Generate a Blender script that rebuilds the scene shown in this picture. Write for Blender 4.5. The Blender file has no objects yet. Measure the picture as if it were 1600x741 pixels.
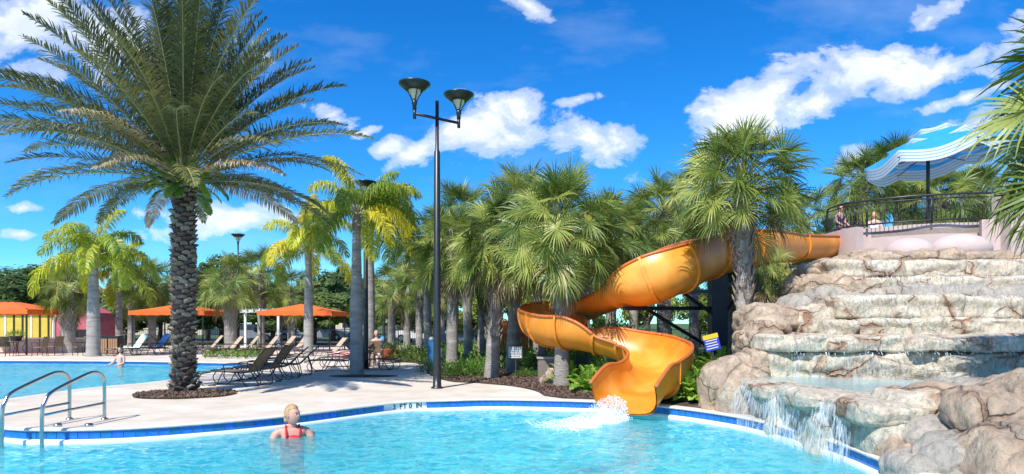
import bpy, bmesh, math, random
from mathutils import Vector, Matrix, noise
from mathutils.geometry import tessellate_polygon
random.seed(7)
R = math.radians
S = bpy.context.scene
COL = S.collection

# ---------------------------------------------------------------- camera
EYE = 1.6
cam_d = bpy.data.cameras.new('camera'); cam = bpy.data.objects.new('camera', cam_d)
COL.objects.link(cam); S.camera = cam
cam.location = (0, 0, EYE); cam.rotation_euler = (R(90), 0, 0)
cam_d.sensor_width = 36; cam_d.lens = 22.5; cam_d.shift_y = 134.5/1600
cam_d.clip_start = 0.1; cam_d.clip_end = 3000
S.view_settings.view_transform = 'Standard'; S.view_settings.look = 'None'
S.view_settings.exposure = 0.38; S.view_settings.gamma = 1

def P(px, py, Y):                       # point of the place seen at that pixel, Y metres away
    return Vector(((px-800)/1000*Y, Y, EYE+(505-py)/1000*Y))
def G(px, py, z=0):                     # point on a level surface
    return P(px, py, (EYE-z)*1000/(py-505))

# ---------------------------------------------------------------- sun and sky
SUN_EL, SUN_AZ = 50, 28                 # shadows fall away from the camera and to the right
d = Vector((math.sin(R(SUN_AZ))*math.cos(R(SUN_EL)), math.cos(R(SUN_AZ))*math.cos(R(SUN_EL)), -math.sin(R(SUN_EL))))
sun_d = bpy.data.lights.new('sun', 'SUN'); sun = bpy.data.objects.new('sun', sun_d); COL.objects.link(sun)
sun_d.energy = 4.9; sun_d.angle = R(0.5); sun_d.color = (1, .955, .88)
sun.rotation_euler = d.to_track_quat('-Z', 'Y').to_euler(); sun.location = (-20, -30, 40)

W = bpy.data.worlds.new('World'); S.world = W; W.use_nodes = True
nt = W.node_tree; nt.nodes.clear()
class NB:                                # tiny node builder
    def __init__(s, nt): s.nt = nt
    def n(s, t, **kw):
        x = s.nt.nodes.new(t)
        for k, v in kw.items():
            if k in ('ins',):
                for i, val in v.items():
                    if hasattr(val, 'is_output'): s.nt.links.new(val, x.inputs[i])
                    else: x.inputs[i].default_value = val
            else: setattr(x, k, v)
        return x
    def m(s, op, a, b=None, c=None, clamp=False):
        x = s.nt.nodes.new('ShaderNodeMath'); x.operation = op; x.use_clamp = clamp
        for i, v in enumerate((a, b, c)):
            if v is None: continue
            if hasattr(v, 'is_output'): s.nt.links.new(v, x.inputs[i])
            else: x.inputs[i].default_value = v
        return x.outputs[0]
    def v(s, op, a, b=None):
        x = s.nt.nodes.new('ShaderNodeVectorMath'); x.operation = op
        for i, v in enumerate((a, b)):
            if v is None: continue
            if hasattr(v, 'is_output'): s.nt.links.new(v, x.inputs[i])
            else: x.inputs[i].default_value = v
        return x
    def ramp(s, fac, stops, interp='LINEAR'):
        x = s.nt.nodes.new('ShaderNodeValToRGB'); x.color_ramp.interpolation = interp
        while len(x.color_ramp.elements) < len(stops): x.color_ramp.elements.new(0.5)
        for e, (p, c) in zip(x.color_ramp.elements, stops):
            e.position = p; e.color = (c[0], c[1], c[2], 1) if hasattr(c, '__len__') else (c, c, c, 1)
        s.nt.links.new(fac, x.inputs[0]); return x.outputs[0]
    def mix(s, f, a, b, bt='MIX'):
        x = s.nt.nodes.new('ShaderNodeMix'); x.data_type = 'RGBA'; x.blend_type = bt
        for i, v in ((0, f), (6, a), (7, b)):
            if hasattr(v, 'is_output'): s.nt.links.new(v, x.inputs[i])
            elif i == 0: x.inputs[0].default_value = v
            else: x.inputs[i].default_value = (v[0], v[1], v[2], 1)
        return x.outputs[2]
B = NB(nt)
sky = B.n('ShaderNodeTexSky', sky_type='NISHITA', sun_disc=False, sun_elevation=R(SUN_EL), sun_rotation=R(180+SUN_AZ),
          altitude=0, air_density=1.0, dust_density=0.0, ozone_density=4.0)
hs0 = B.n('ShaderNodeHueSaturation', ins={0: .5, 1: 1.35, 2: 1.32, 4: sky.outputs[0]})
hs = B.n('ShaderNodeMix', data_type='RGBA', blend_type='MULTIPLY', ins={0: 1., 6: hs0.outputs[0], 7: (.46, 1.0, 1.27, 1)})
tc = B.n('ShaderNodeTexCoord'); g = tc.outputs['Generated']
sep = B.n('ShaderNodeSeparateXYZ', ins={0: g})
yy = B.m('MAXIMUM', sep.outputs[1], .02)
u = B.m('DIVIDE', sep.outputs[0], yy); w = B.m('DIVIDE', sep.outputs[2], yy)
uv = B.n('ShaderNodeCombineXYZ', ins={0: u, 1: w, 2: 0.0}).outputs[0]
nz = B.n('ShaderNodeTexNoise', ins={0: B.v('MULTIPLY', uv, (1, 1.5, 1)).outputs[0], 2: 9., 3: 10.0, 4: .62, 8: .3})
nzf = B.m('SUBTRACT', nz.outputs[0], .5)
CL = [(55, 45, 175, 88, 10), (160, 80, 92, 60, 0), (775, 195, 115, 62, -8), (915, 218, 110, 34, 5), (705, 202, 60, 24, -10), (655, 235, 38, 20, -30), (612, 228, 34, 14, -15),
      (905, 155, 50, 10, -10), (1165, 175, 150, 60, -32), (1130, 215, 80, 45, -25), (1330, 120, 130, 45, -12), (1420, 120, 90, 34, -25), (1490, 100, 120, 32, -22), (1580, 75, 70, 28, -20),
      (1280, 160, 110, 32, -15), (375, 340, 108, 30, 0), (300, 345, 70, 26, 0), (225, 332, 38, 12, 0), (445, 340, 40, 10, 0), (1490, 8, 70, 18, -30), (1450, 32, 22, 10, -40), (1525, 198, 80, 20, -20),
      (1500, 155, 70, 10, -18), (40, 325, 30, 10, 0), (35, 366, 26, 8, 0), (822, 8, 42, 14, 30), (515, 180, 36, 16, 20), (570, 208, 22, 8, -20), (1345, 250, 34, 20, -20), (400, 90, 30, 20, 0)]
acc = None
for (px, py, rx, ry, an) in CL:
    mp = B.n('ShaderNodeMapping', vector_type='TEXTURE', ins={0: uv, 1: ((px-800)/1000, (505-py)/1000, 0), 2: (0, 0, R(-an)), 3: (rx*.86/1000, ry*.80/1000, 1)})
    ln = B.v('LENGTH', mp.outputs[0]).outputs[1]
    e = B.m('SUBTRACT', 1.0, ln) if rx >= 90 else B.m('SUBTRACT', .72, B.m('MULTIPLY', ln, .62))
    acc = e if acc is None else B.m('MAXIMUM', acc, e)
front = B.m('GREATER_THAN', sep.outputs[1], .06)
dens = B.m('ADD', B.m('MAXIMUM', acc, -1.0), B.m('MULTIPLY', nzf, 3.9))
dens = B.m('MULTIPLY', B.ramp(B.m('ADD', B.m('MULTIPLY', dens, .5), .3), [(.22, 0), (.42, .5), (.72, 1)], 'EASE'), front)
nb = B.n('ShaderNodeTexNoise', ins={0: B.v('MULTIPLY', g, (1, 1, 2.4)).outputs[0], 2: 2.6, 3: 7.0, 4: .58})
back = B.m('MULTIPLY', B.ramp(nb.outputs[0], [(.56, 0), (.70, 1)]), B.m('LESS_THAN', sep.outputs[1], .06))
veil = B.n('ShaderNodeTexNoise', ins={0: B.v('MULTIPLY', uv, (1.4, 3.5, 1)).outputs[0], 2: 1.8, 3: 6.0, 4: .6})
veilm = B.m('MULTIPLY', B.ramp(veil.outputs[0], [(.5, 0), (.8, .22)]), front)
cm = B.m('MAXIMUM', B.m('MAXIMUM', dens, back), veilm, clamp=True)
shade = B.n('ShaderNodeTexNoise', ins={0: B.v('ADD', uv, (3.1, .05, 0)).outputs[0], 2: 9.0, 3: 6.0, 4: .55})
ccol = B.mix(B.ramp(shade.outputs[0], [(.36, 0), (.6, 1)]), (6.6, 7.5, 8.9), (9.3, 9.6, 9.8))
fin = B.mix(cm, hs.outputs[2], ccol)
bg = B.n('ShaderNodeBackground', ins={0: fin, 1: .094})
wo = B.n('ShaderNodeOutputWorld', ins={0: bg.outputs[0]})

# ---------------------------------------------------------------- materials
def material(name):
    m = bpy.data.materials.new(name); m.use_nodes = True
    return m, NB(m.node_tree), m.node_tree.nodes['Principled BSDF']
def mat(name, c1, c2=None, scale=6., rough=.6, bump=0., metal=0., var=0., transl=0., spec=.5, detail=6., coords='Object', stretch=(1, 1, 1), bscale=None, c3=None):
    m, b, p = material(name)
    t = b.n('ShaderNodeTexCoord').outputs[coords]
    t = b.v('MULTIPLY', t, stretch).outputs[0]
    nz = b.n('ShaderNodeTexNoise', ins={0: t, 2: scale, 3: detail, 4: .6})
    col = b.mix(b.ramp(nz.outputs[0], [(.32, 0), (.68, 1)]), c1, c2 or c1)
    if c3:
        n3 = b.n('ShaderNodeTexNoise', ins={0: b.v('ADD', t, (7, 3, 1)).outputs[0], 2: scale*.37, 3: 5.})
        col = b.mix(b.ramp(n3.outputs[0], [(.5, 0), (.68, 1)]), col, c3)
    if var:
        oi = b.n('ShaderNodeObjectInfo')
        col = b.n('ShaderNodeHueSaturation', ins={0: b.m('ADD', b.m('MULTIPLY', oi.outputs['Random'], var*.06), .5-var*.03), 1: 1.,
              2: b.m('ADD', b.m('MULTIPLY', oi.outputs['Random'], var), 1-var/2), 4: col}).outputs[0]
    m.node_tree.links.new(col, p.inputs['Base Color'])
    p.inputs['Roughness'].default_value = rough; p.inputs['Metallic'].default_value = metal
    p.inputs['Specular IOR Level'].default_value = spec
    if bump:
        n2 = b.n('ShaderNodeTexNoise', ins={0: t, 2: bscale or scale*2.5, 3: 8., 4: .6})
        bp = b.n('ShaderNodeBump', ins={0: 1., 1: bump, 3: n2.outputs[0]})
        m.node_tree.links.new(bp.outputs[0], p.inputs['Normal'])
    if transl:
        tr = b.n('ShaderNodeBsdfTranslucent'); m.node_tree.links.new(col, tr.inputs[0])
        mx = b.n('ShaderNodeMixShader', ins={0: transl, 1: p.outputs[0], 2: tr.outputs[0]})
        m.node_tree.links.new(mx.outputs[0], m.node_tree.nodes['Material Output'].inputs[0])
    return m

# ---------------------------------------------------------------- mesh helpers
class MB:
    def __init__(s): s.v = []; s.f = []; s.mi = []
    def add(s, vs, fs, mi=0):
        o = len(s.v); s.v += [tuple(v) for v in vs]; s.f += [tuple(i+o for i in f) for f in fs]; s.mi += [mi]*len(fs); return s
    def box(s, c, size, rz=0, mi=0, rot=None):
        hx, hy, hz = (a/2 for a in size); M = rot or Matrix.Rotation(rz, 3, 'Z'); c = Vector(c)
        vs = [c+M@Vector((x*hx, y*hy, z*hz)) for x in (-1, 1) for y in (-1, 1) for z in (-1, 1)]
        return s.add(vs, [(0, 1, 3, 2), (4, 6, 7, 5), (0, 4, 5, 1), (2, 3, 7, 6), (0, 2, 6, 4), (1, 5, 7, 3)], mi)
    def tube(s, pts, r, n=8, mi=0, cap=True, closed=False):
        pts = [Vector(p) for p in pts]; N = len(pts); rs = r if hasattr(r, '__len__') else [r]*N
        up = None; vs = []
        for i, p in enumerate(pts):
            if closed: t = pts[(i+1) % N]-pts[i-1]
            else: t = pts[min(i+1, N-1)]-pts[max(i-1, 0)]
            t = t.normalized() if t.length > 1e-9 else Vector((0, 0, 1))
            if up is None: up = t.orthogonal().normalized()
            up = (up-t*up.dot(t)); up = up.normalized() if up.length > 1e-6 else t.orthogonal().normalized()
            sd = t.cross(up)
            for k in range(n):
                a = 2*math.pi*k/n; vs.append(p+(up*math.cos(a)+sd*math.sin(a))*rs[i])
        fs = []
        for i in range(N if closed else N-1):
            j = (i+1) % N
            for k in range(n): fs.append((i*n+k, i*n+(k+1) % n, j*n+(k+1) % n, j*n+k))
        if cap and not closed: fs += [tuple(range(n))[::-1], tuple(range((N-1)*n, N*n))]
        return s.add(vs, fs, mi)
    def lathe(s, prof, c=(0, 0, 0), n=16, mi=0, rmod=None):
        vs = []
        for (r, z) in prof:
            for k in range(n):
                a = 2*math.pi*k/n; rr = r*(rmod(a, z) if rmod else 1)
                vs.append((c[0]+rr*math.cos(a), c[1]+rr*math.sin(a), c[2]+z))
        fs = [(i*n+k, i*n+(k+1) % n, (i+1)*n+(k+1) % n, (i+1)*n+k) for i in range(len(prof)-1) for k in range(n)]
        return s.add(vs, fs, mi)
    def ball(s, c, r, nu=12, nv=8, fn=None, mi=0):
        r = r if hasattr(r, '__len__') else (r, r, r); vs = []
        for j in range(nv+1):
            th = math.pi*j/nv
            for k in range(nu):
                a = 2*math.pi*k/nu; p = Vector((math.sin(th)*math.cos(a), math.sin(th)*math.sin(a), math.cos(th)))
                if fn: p = fn(p)
                vs.append((c[0]+p.x*r[0], c[1]+p.y*r[1], c[2]+p.z*r[2]))
        fs = [(j*nu+k, (j+1)*nu+k, (j+1)*nu+(k+1) % nu, j*nu+(k+1) % nu) for j in range(nv) for k in range(nu)]
        return s.add(vs, fs, mi)
    def mesh(s, name, mats, smooth=True, weld=False):
        me = bpy.data.meshes.new(name); me.from_pydata(s.v, [], s.f)
        mats = mats if isinstance(mats, (list, tuple)) else [mats]
        for m in mats: me.materials.append(m)
        if len(mats) > 1: me.polygons.foreach_set('material_index', s.mi)
        me.update()
        if weld:
            bm = bmesh.new(); bm.from_mesh(me); bmesh.ops.remove_doubles(bm, verts=bm.verts, dist=1e-4)
            bmesh.ops.recalc_face_normals(bm, faces=bm.faces); bm.to_mesh(me); bm.free()
        if smooth: me.polygons.foreach_set('use_smooth', [True]*len(me.polygons))
        return me
    def build(s, name, mats, parent=None, smooth=False, weld=False):
        return link(name, s.mesh(name, mats, smooth, weld), parent)
def link(name, me, parent=None, loc=None, rot=None, sc=None):
    o = bpy.data.objects.new(name, me); COL.objects.link(o)
    if parent: o.parent = parent
    if loc is not None: o.location = loc
    if rot is not None: o.rotation_euler = rot
    if sc is not None: o.scale = sc if hasattr(sc, '__len__') else (sc,)*3
    return o
def tag(o, label, cat, group=None):
    o['label'] = label; o['category'] = cat
    if group: o['group'] = group
    return o
def thing(name, label, cat, loc=(0, 0, 0), rz=0, group=None, sc=1):
    o = bpy.data.objects.new(name, None); COL.objects.link(o); o.location = loc; o.rotation_euler = (0, 0, rz); o.scale = (sc,)*3
    o.empty_display_size = .2
    return tag(o, label, cat, group)
def struct(o): o['kind'] = 'structure'; return o
def stuff(o): o['kind'] = 'stuff'; return o
def copy_tree(o, parent=None):
    c = o.copy(); COL.objects.link(c)
    if parent: c.parent = parent
    for ch in KIDS.get(o.name, list(o.children)): copy_tree(ch, c)
    return c
KIDS = {}
def cr(pts, n=8, closed=False):          # Catmull-Rom through tuples of any length
    out = []; N = len(pts)
    for i in range(N if closed else N-1):
        q = [pts[(i+k) % N] if closed else pts[max(0, min(N-1, i+k))] for k in (-1, 0, 1, 2)]
        for j in range(n):
            t = j/n
            out.append(tuple(.5*((2*b)+(c-a)*t+(2*a-5*b+4*c-d_)*t*t+(-a+3*b-3*c+d_)*t**3) for a, b, c, d_ in zip(*q)))
    if not closed: out.append(tuple(pts[-1]))
    return out
def inside(x, y, poly):
    r = False; j = len(poly)-1
    for i in range(len(poly)):
        xi, yi = poly[i][:2]; xj, yj = poly[j][:2]
        if (yi > y) != (yj > y) and x < (xj-xi)*(y-yi)/(yj-yi)+xi: r = not r
        j = i
    return r
def offset(poly, dd):                     # grow a counter-clockwise outline by dd
    N = len(poly); out = []
    for i in range(N):
        a = Vector(poly[i-1][:2]); c = Vector(poly[(i+1) % N][:2]); t = (c-a).normalized()
        out.append((poly[i][0]+t.y*dd, poly[i][1]-t.x*dd))
    return out
def sheet(name, outer, holes, z, m, parent=None):
    loops = [[Vector((p[0], p[1], 0)) for p in outer]]+[[Vector((p[0], p[1], 0)) for p in h] for h in holes]
    tris = tessellate_polygon(loops); vs = [Vector((v.x, v.y, z)) for l in loops for v in l]
    b = MB(); b.add(vs, [t for t in tris]); o = b.build(name, m, parent, weld=True)
    me = o.data
    if me.polygons and sum(p.normal.z*p.area for p in me.polygons) < 0: me.flip_normals()
    return o

# ---------------------------------------------------------------- shared materials
m_deck = mat('deck_concrete', (.68, .60, .49), (.54, .46, .365), 1.5, .85, .004, c3=(.74, .69, .60), bscale=60, detail=10.)
m_coping = mat('coping_stone', (.66, .62, .54), (.55, .50, .42), 3., .8, .003, bscale=50)
m_mulch = mat('bark_mulch', (.12, .075, .055), (.055, .035, .028), 14., .95, .05, bscale=45, c3=(.20, .14, .11))
m_chip = mat('bark_chip', (.19, .12, .09), (.09, .055, .04), 9., .95, var=.9)
m_grass = mat('lawn_grass', (.07, .13, .025), (.045, .09, .02), .8, .95, .03, bscale=30)
m_tile = mat('blue_tile', (.012, .12, .42), (.02, .18, .52), 6., .18, var=.6)
m_grout = mat('tile_grout', (.10, .22, .36), None, 6., .8)
m_plaster = mat('pool_plaster', (.30, .84, .88), (.20, .76, .82), 1.1, .8)
m_rim = mat('pool_rim_plaster', (.74, .80, .82), (.66, .74, .78), 4., .6)
m_black = mat('black_metal', (.012, .013, .014), (.02, .022, .022), 8., .38, spec=.6)
m_steel = mat('brushed_steel', (.55, .56, .55), (.42, .45, .46), 20., .22, metal=1., stretch=(1, 1, .1))
m_stucco = mat('pink_stucco', (.58, .46, .42), (.53, .41, .37), 2.2, .9, .006, bscale=70)
m_orange = mat('orange_fibreglass', (.84, .31, .03), (.72, .235, .02), 2.4, .36, .0, spec=.5, c3=(.90, .42, .08), detail=9.)
m_rimor = mat('slide_rim_fibreglass', (.58, .16, .03), (.45, .12, .03), 3., .45)
m_canvas = mat('orange_canvas', (.85, .20, .035), (.78, .165, .03), 2., .8, .004, transl=.25, bscale=40)
m_white = mat('white_paint', (.78, .78, .76), (.70, .70, .68), 5., .5)
m_sling = mat('brown_sling_mesh', (.27, .19, .12), (.18, .13, .08), 30., .8, .003, c3=(.34, .26, .17))
m_slinglt = mat('beige_sling_mesh', (.50, .38, .27), (.42, .32, .23), 20., .8)
m_bronze = mat('bronze_frame', (.05, .035, .028), (.07, .05, .04), 10., .4)

# ---------------------------------------------------------------- ground, deck, pools
pool1 = [(4.34, 6.8), (4.35, 8.65), (3.95, 10.75), (2.95, 12.25), (1.7, 13.05), (-.27, 13.42), (-1.3, 13.25), (-2.33, 12.85), (-3.94, 11.0), (-5.2, 10.06),
         (-6.2, 9.66), (-7.2, 9.62), (-7.9, 9.82), (-9.3, 10.3), (-11.5, 9.6), (-13, 6.5), (-12, 3), (-9, 1.4), (-4, .9), (2, .9), (4.3, 1.6), (4.7, 4.2)]
pool1 = cr(pool1, 8, True)
pool2 = [(-10.7, 11.6), (-10.55, 14.), (-10.35, 15.7), (-9.7, 17.2), (-9.55, 19.5), (-9.8, 22.3), (-9.75, 23.6), (-10.6, 25.2), (-12.5, 25.9), (-15.5, 26.7), (-20, 27.2), (-26, 27), (-29, 23), (-28, 17), (-22, 11.5), (-15, 8.9), (-12.4, 9.6)]
pool2 = [(-10.75, 11.9)] + pool2[1:-1] + [(-12.0, 10.6)]
pool2 = cr(pool2, 6, True)
def ccw(p):
    a = sum(p[i-1][0]*p[i][1]-p[i][0]*p[i-1][1] for i in range(len(p)))
    return p if a > 0 else p[::-1]
pool1 = ccw(pool1); pool2 = ccw(pool2)
bed_f = [G(598, 566), G(640, 567), G(668, 572), G(668, 584), G(700, 596), G(745, 599), G(800, 604), G(835, 611), G(850, 619)]
bed_f = [(p.x, p.y) for p in bed_f]
bed = cr(bed_f, 4) + [(1.1, 13.55), (1.7, 13.4), (2.2, 13.15), (3.1, 12.55), (4.1, 11.2), (5.2, 10.6), (24, 12), (26, 43.5), (-5.6, 43.5), (-6.3, 36), (-6.0, 29.), (-5.6, 26.6)]
deck_out = [(-58, -14), (34, -14), (34, 45.5), (-58, 45.5)]
RD = 1400
struct(sheet('ground', [(-RD, -RD), (RD, -RD), (RD, RD), (-RD, RD)], [[(-57.9, -13.9), (33.9, -13.9), (33.9, 45.4), (-57.9, 45.4)]], -.03, m_grass))
struct(sheet('pool_deck', deck_out, [pool1, pool2], 0, m_deck))
# coping with a rounded nose, tile band, white plaster rim, shell
def loop_strip(poly, prof, name, m, parent=None):
    b = MB(); N = len(poly); rings = [offset(poly, o) for o, z in prof]; vs = []
    for (o, z), rg in zip(prof, rings): vs += [(x, y, z) for x, y in rg]
    fs = [(j*N+i, j*N+(i+1) % N, (j+1)*N+(i+1) % N, (j+1)*N+i) for j in range(len(prof)-1) for i in range(N)]
    b.add(vs, fs); o = b.build(name, m, parent, smooth=True, weld=True); return o
for pl, wz, dep, pnm in ((pool1, -.2, -1.15, 1), (pool2, -.13, -1.1, 2)):
    cop = struct(loop_strip(pl, [(.30, .004), (.02, .022), (-.03, .014), (-.045, -.004), (-.035, -.022), (.02, -.024)], 'pool_coping', m_coping))
    wall = struct(loop_strip(pl, [(.012, -.02), (.012, -.145), (-.075, -.15), (-.085, -.162), (-.085, wz-.05), (.0, wz-.09), (.0, dep)], 'pool_wall', [m_plaster if 0 else m_rim] ))
    fl = struct(sheet('pool_floor', offset(pl, .02), [], dep, m_plaster))
    lw = loop_strip(pl, [(-.004, wz-.095), (-.004, dep)], 'wall_plaster', m_plaster, wall)
    if pnm == 2: loop_strip(pl, [(0.004, -.024), (0.004, -.125)], 'tile_band', m_tile, wall)
# tiles of the main pool, one by one along the visible far edge
tl = MB(); tl.box((0, 0, 0), (.148, .012, .112)); tile_me = tl.mesh('tile', m_tile, False)
wall1 = bpy.data.objects['pool_wall']
cum = [0]
for i in range(len(pool1)):
    a = pool1[i]; b_ = pool1[(i+1) % len(pool1)]; cum.append(cum[-1]+math.hypot(b_[0]-a[0], b_[1]-a[1]))
def along(sv):
    sv %= cum[-1]
    for i in range(len(pool1)):
        if cum[i+1] >= sv:
            t = (sv-cum[i])/(cum[i+1]-cum[i]); a = pool1[i]; b_ = pool1[(i+1) % len(pool1)]
            return a[0]+(b_[0]-a[0])*t, a[1]+(b_[1]-a[1])*t, math.atan2(b_[1]-a[1], b_[0]-a[0])
mk = G(636, 628); tn = 0; sv = 0
while sv < cum[-1]:
    x, y, a = along(sv); sv += .156
    if y < 6.2 or (x < -9.5): continue
    if abs(x-mk.x) < .40 and y > 12: continue
    if tn > 285: continue
    link('tile', tile_me, wall1, (x-math.sin(a)*.004*random.uniform(.2, 1), y+math.cos(a)*.004, -.083), (0, 0, a)); tn += 1
# depth marker: white tiles with black lettering
def text(body, size, m, parent, loc, rot, name='lettering', ext=.002, bold=.0):
    c = bpy.data.curves.new(name, 'FONT'); c.body = body; c.size = size; c.extrude = ext; c.align_x = 'CENTER'; c.align_y = 'CENTER'; c.offset = bold; c.space_character = 1.1
    o = bpy.data.objects.new(name, c); COL.objects.link(o); o.data.materials.append(m)
    dg = bpy.context.evaluated_depsgraph_get(); me = bpy.data.meshes.new_from_object(o.evaluated_get(dg)); bpy.data.objects.remove(o)
    return link(name, me, parent, loc, rot)
best = min(range(int(cum[-1]/.02)), key=lambda k: (along(k*.02)[0]-mk.x)**2+(along(k*.02)[1]-mk.y)**2)*.02
mx, my, ma = along(best)
dm = thing('depth_marker', 'white tile depth marker reading 3 FT 0 IN in the blue tile band', 'sign', (mx-math.sin(ma)*.016, my+math.cos(ma)*.016, -.083), ma)
for k in range(5): MB().box(((k-2)*.152, 0.004, 0), (.149, .014, .115)).build('marker_tile', m_white, dm)
for ch, xo in (('3', .29), ('F', .15), ('T', .065), ('0', -.055), ('I', -.19), ('N', -.255)): text(ch, .135, m_black, dm, (xo, .0135, -.002), (R(90), 0, R(180)), 'letter', .0015, .003)

# water: real ripples, partly clear, caustic-like dapple painted into its tint
def water(name, pl, z, x0, x1, y0, y1, st, amp, tint, strength):
    m, b, p = material(name+'_material')
    nt = m.node_tree; out = nt.nodes['Material Output']; nt.nodes.remove(p)
    t = b.n('ShaderNodeTexCoord').outputs['Object']
    n1 = b.n('ShaderNodeTexNoise', ins={0: t, 2: 7., 3: 5., 4: .55, 8: 1.2})
    bp = b.n('ShaderNodeBump', ins={0: 1., 1: .06*strength, 3: n1.outputs[0]})
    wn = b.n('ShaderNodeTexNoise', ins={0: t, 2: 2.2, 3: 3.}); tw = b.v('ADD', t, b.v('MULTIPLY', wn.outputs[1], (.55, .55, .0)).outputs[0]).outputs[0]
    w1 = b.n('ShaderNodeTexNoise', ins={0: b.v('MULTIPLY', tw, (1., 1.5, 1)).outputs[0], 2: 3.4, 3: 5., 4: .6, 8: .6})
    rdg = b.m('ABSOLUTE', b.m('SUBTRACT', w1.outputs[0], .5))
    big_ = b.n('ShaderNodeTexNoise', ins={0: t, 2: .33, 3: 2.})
    fac = b.ramp(b.m('ADD', rdg, b.m('MULTIPLY', b.m('SUBTRACT', big_.outputs[0], .5), .12)), [(.0, 1), (.03, .8), (.08, .3), (.15, 0)])  # ridged noise stands in for caustics: bright lines and dark cells in the colour
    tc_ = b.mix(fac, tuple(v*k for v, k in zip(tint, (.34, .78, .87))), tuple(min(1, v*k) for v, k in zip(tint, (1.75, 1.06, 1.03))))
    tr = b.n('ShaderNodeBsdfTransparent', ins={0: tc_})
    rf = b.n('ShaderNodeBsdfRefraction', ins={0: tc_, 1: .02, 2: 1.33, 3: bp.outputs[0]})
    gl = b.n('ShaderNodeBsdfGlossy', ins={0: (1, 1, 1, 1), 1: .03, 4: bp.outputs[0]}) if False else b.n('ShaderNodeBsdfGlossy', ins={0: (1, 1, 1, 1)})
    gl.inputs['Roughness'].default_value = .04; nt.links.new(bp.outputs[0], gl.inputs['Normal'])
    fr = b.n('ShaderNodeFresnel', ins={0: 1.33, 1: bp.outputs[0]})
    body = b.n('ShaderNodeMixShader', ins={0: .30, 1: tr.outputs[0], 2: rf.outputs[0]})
    df = b.n('ShaderNodeBsdfDiffuse', ins={0: b.mix(fac, (.07, .60, .69), (.32, .86, .87))})          # fine bubbles stirred into the water, coloured with the painted caustic pattern
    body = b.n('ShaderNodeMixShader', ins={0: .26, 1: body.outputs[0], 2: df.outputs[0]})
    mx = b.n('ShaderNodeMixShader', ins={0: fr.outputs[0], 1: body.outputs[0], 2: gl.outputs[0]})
    nt.links.new(mx.outputs[0], out.inputs[0])
    big = offset(pl, .25); vs = []; idx = {}; fs = []
    nx = int((x1-x0)/st); ny = int((y1-y0)/st)
    for j in range(ny+1):
        for i in range(nx+1):
            x = x0+i*st; y = y0+j*st
            q = Vector((x*1.5, y*1.5, 3.3)); wv = noise.noise(q)+.55*noise.noise(q*2.3)+.3*noise.noise(q*5.1+Vector((4, 1, 7)))
            wv = abs(wv)*1.3-.3
            vs.append((x, y, z+amp*wv))
    ok = [[inside(x0+(i+.5)*st, y0+(j+.5)*st, big) for i in range(nx)] for j in range(ny)]
    for j in range(ny):
        for i in range(nx):
            if ok[j][i]: a = j*(nx+1)+i; fs.append((a, a+1, a+nx+2, a+nx+1))
    used = sorted({i for f in fs for i in f}); rm = {o: n for n, o in enumerate(used)}
    b = MB(); b.add([vs[i] for i in used], [tuple(rm[i] for i in f) for f in fs])
    return struct(b.build(name, m, smooth=True))
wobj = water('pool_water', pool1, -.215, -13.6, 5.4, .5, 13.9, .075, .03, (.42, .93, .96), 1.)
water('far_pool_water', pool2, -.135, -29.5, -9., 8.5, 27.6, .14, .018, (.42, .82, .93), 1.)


# planting bed, palm ring: low mounds of bark with loose chips
def mound(name, poly, h, st=.35, fill=None):
    b = MB(); xs = [p[0] for p in poly]; ys = [p[1] for p in poly]
    o = sheet(name, poly, [], .012, m_mulch)
    return struct(o)
mound('planting_bed', bed, .03)
def ring_poly(c, rx, ry, n=28, jit=.1):
    return [(c[0]+rx*math.cos(a)*(1+jit*noise.noise(Vector((math.cos(a)*2, math.sin(a)*2, c[0])))), c[1]+ry*math.sin(a)*(1+jit*noise.noise(Vector((math.cos(a)*2+5, math.sin(a)*2, c[1]))))) for a in (2*math.pi*k/n for k in range(n))]
dpx, dpy = G(286, 617).x, G(286, 617).y
ring = ring_poly((dpx+.05, dpy), 1.1, .85)
mound('palm_mulch_ring', ring, .03)
struct(sheet('palm_mulch_ring', ring_poly((G(568, 588).x, G(568, 588).y), 1.05, .45), [], .012, m_mulch))
def chips(poly, n, zb, bbox, name):
    b = MB(); k = 0
    while k < n:
        x = random.uniform(bbox[0], bbox[1]); y = random.uniform(bbox[2], bbox[3])
        if not inside(x, y, poly): continue
        k += 1; a = random.uniform(0, 6.3); l = random.uniform(.03, .085); w_ = random.uniform(.012, .03)
        rot = Matrix.Rotation(a, 3, 'Z')@Matrix.Rotation(random.uniform(-.6, .6), 3, 'X')@Matrix.Rotation(random.uniform(-.5, .5), 3, 'Y')
        vs = [rot@Vector(q)+Vector((x, y, zb+random.uniform(0, .045))) for q in ((-l/2, -w_/2, 0), (l/2, -w_/3, 0), (l/2.3, w_/2, .008), (-l/2.5, w_/2, .012))]
        b.add(vs, [(0, 1, 2, 3)])
    stuff(b.build(name, m_chip))
chips(ring, 2600, .02, (dpx-1.3, dpx+1.4, dpy-1.1, dpy+1.1), 'bark_chips')
chips(bed, 9000, .02, (-5, 4.5, 13, 20), 'bark_chips')

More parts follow.
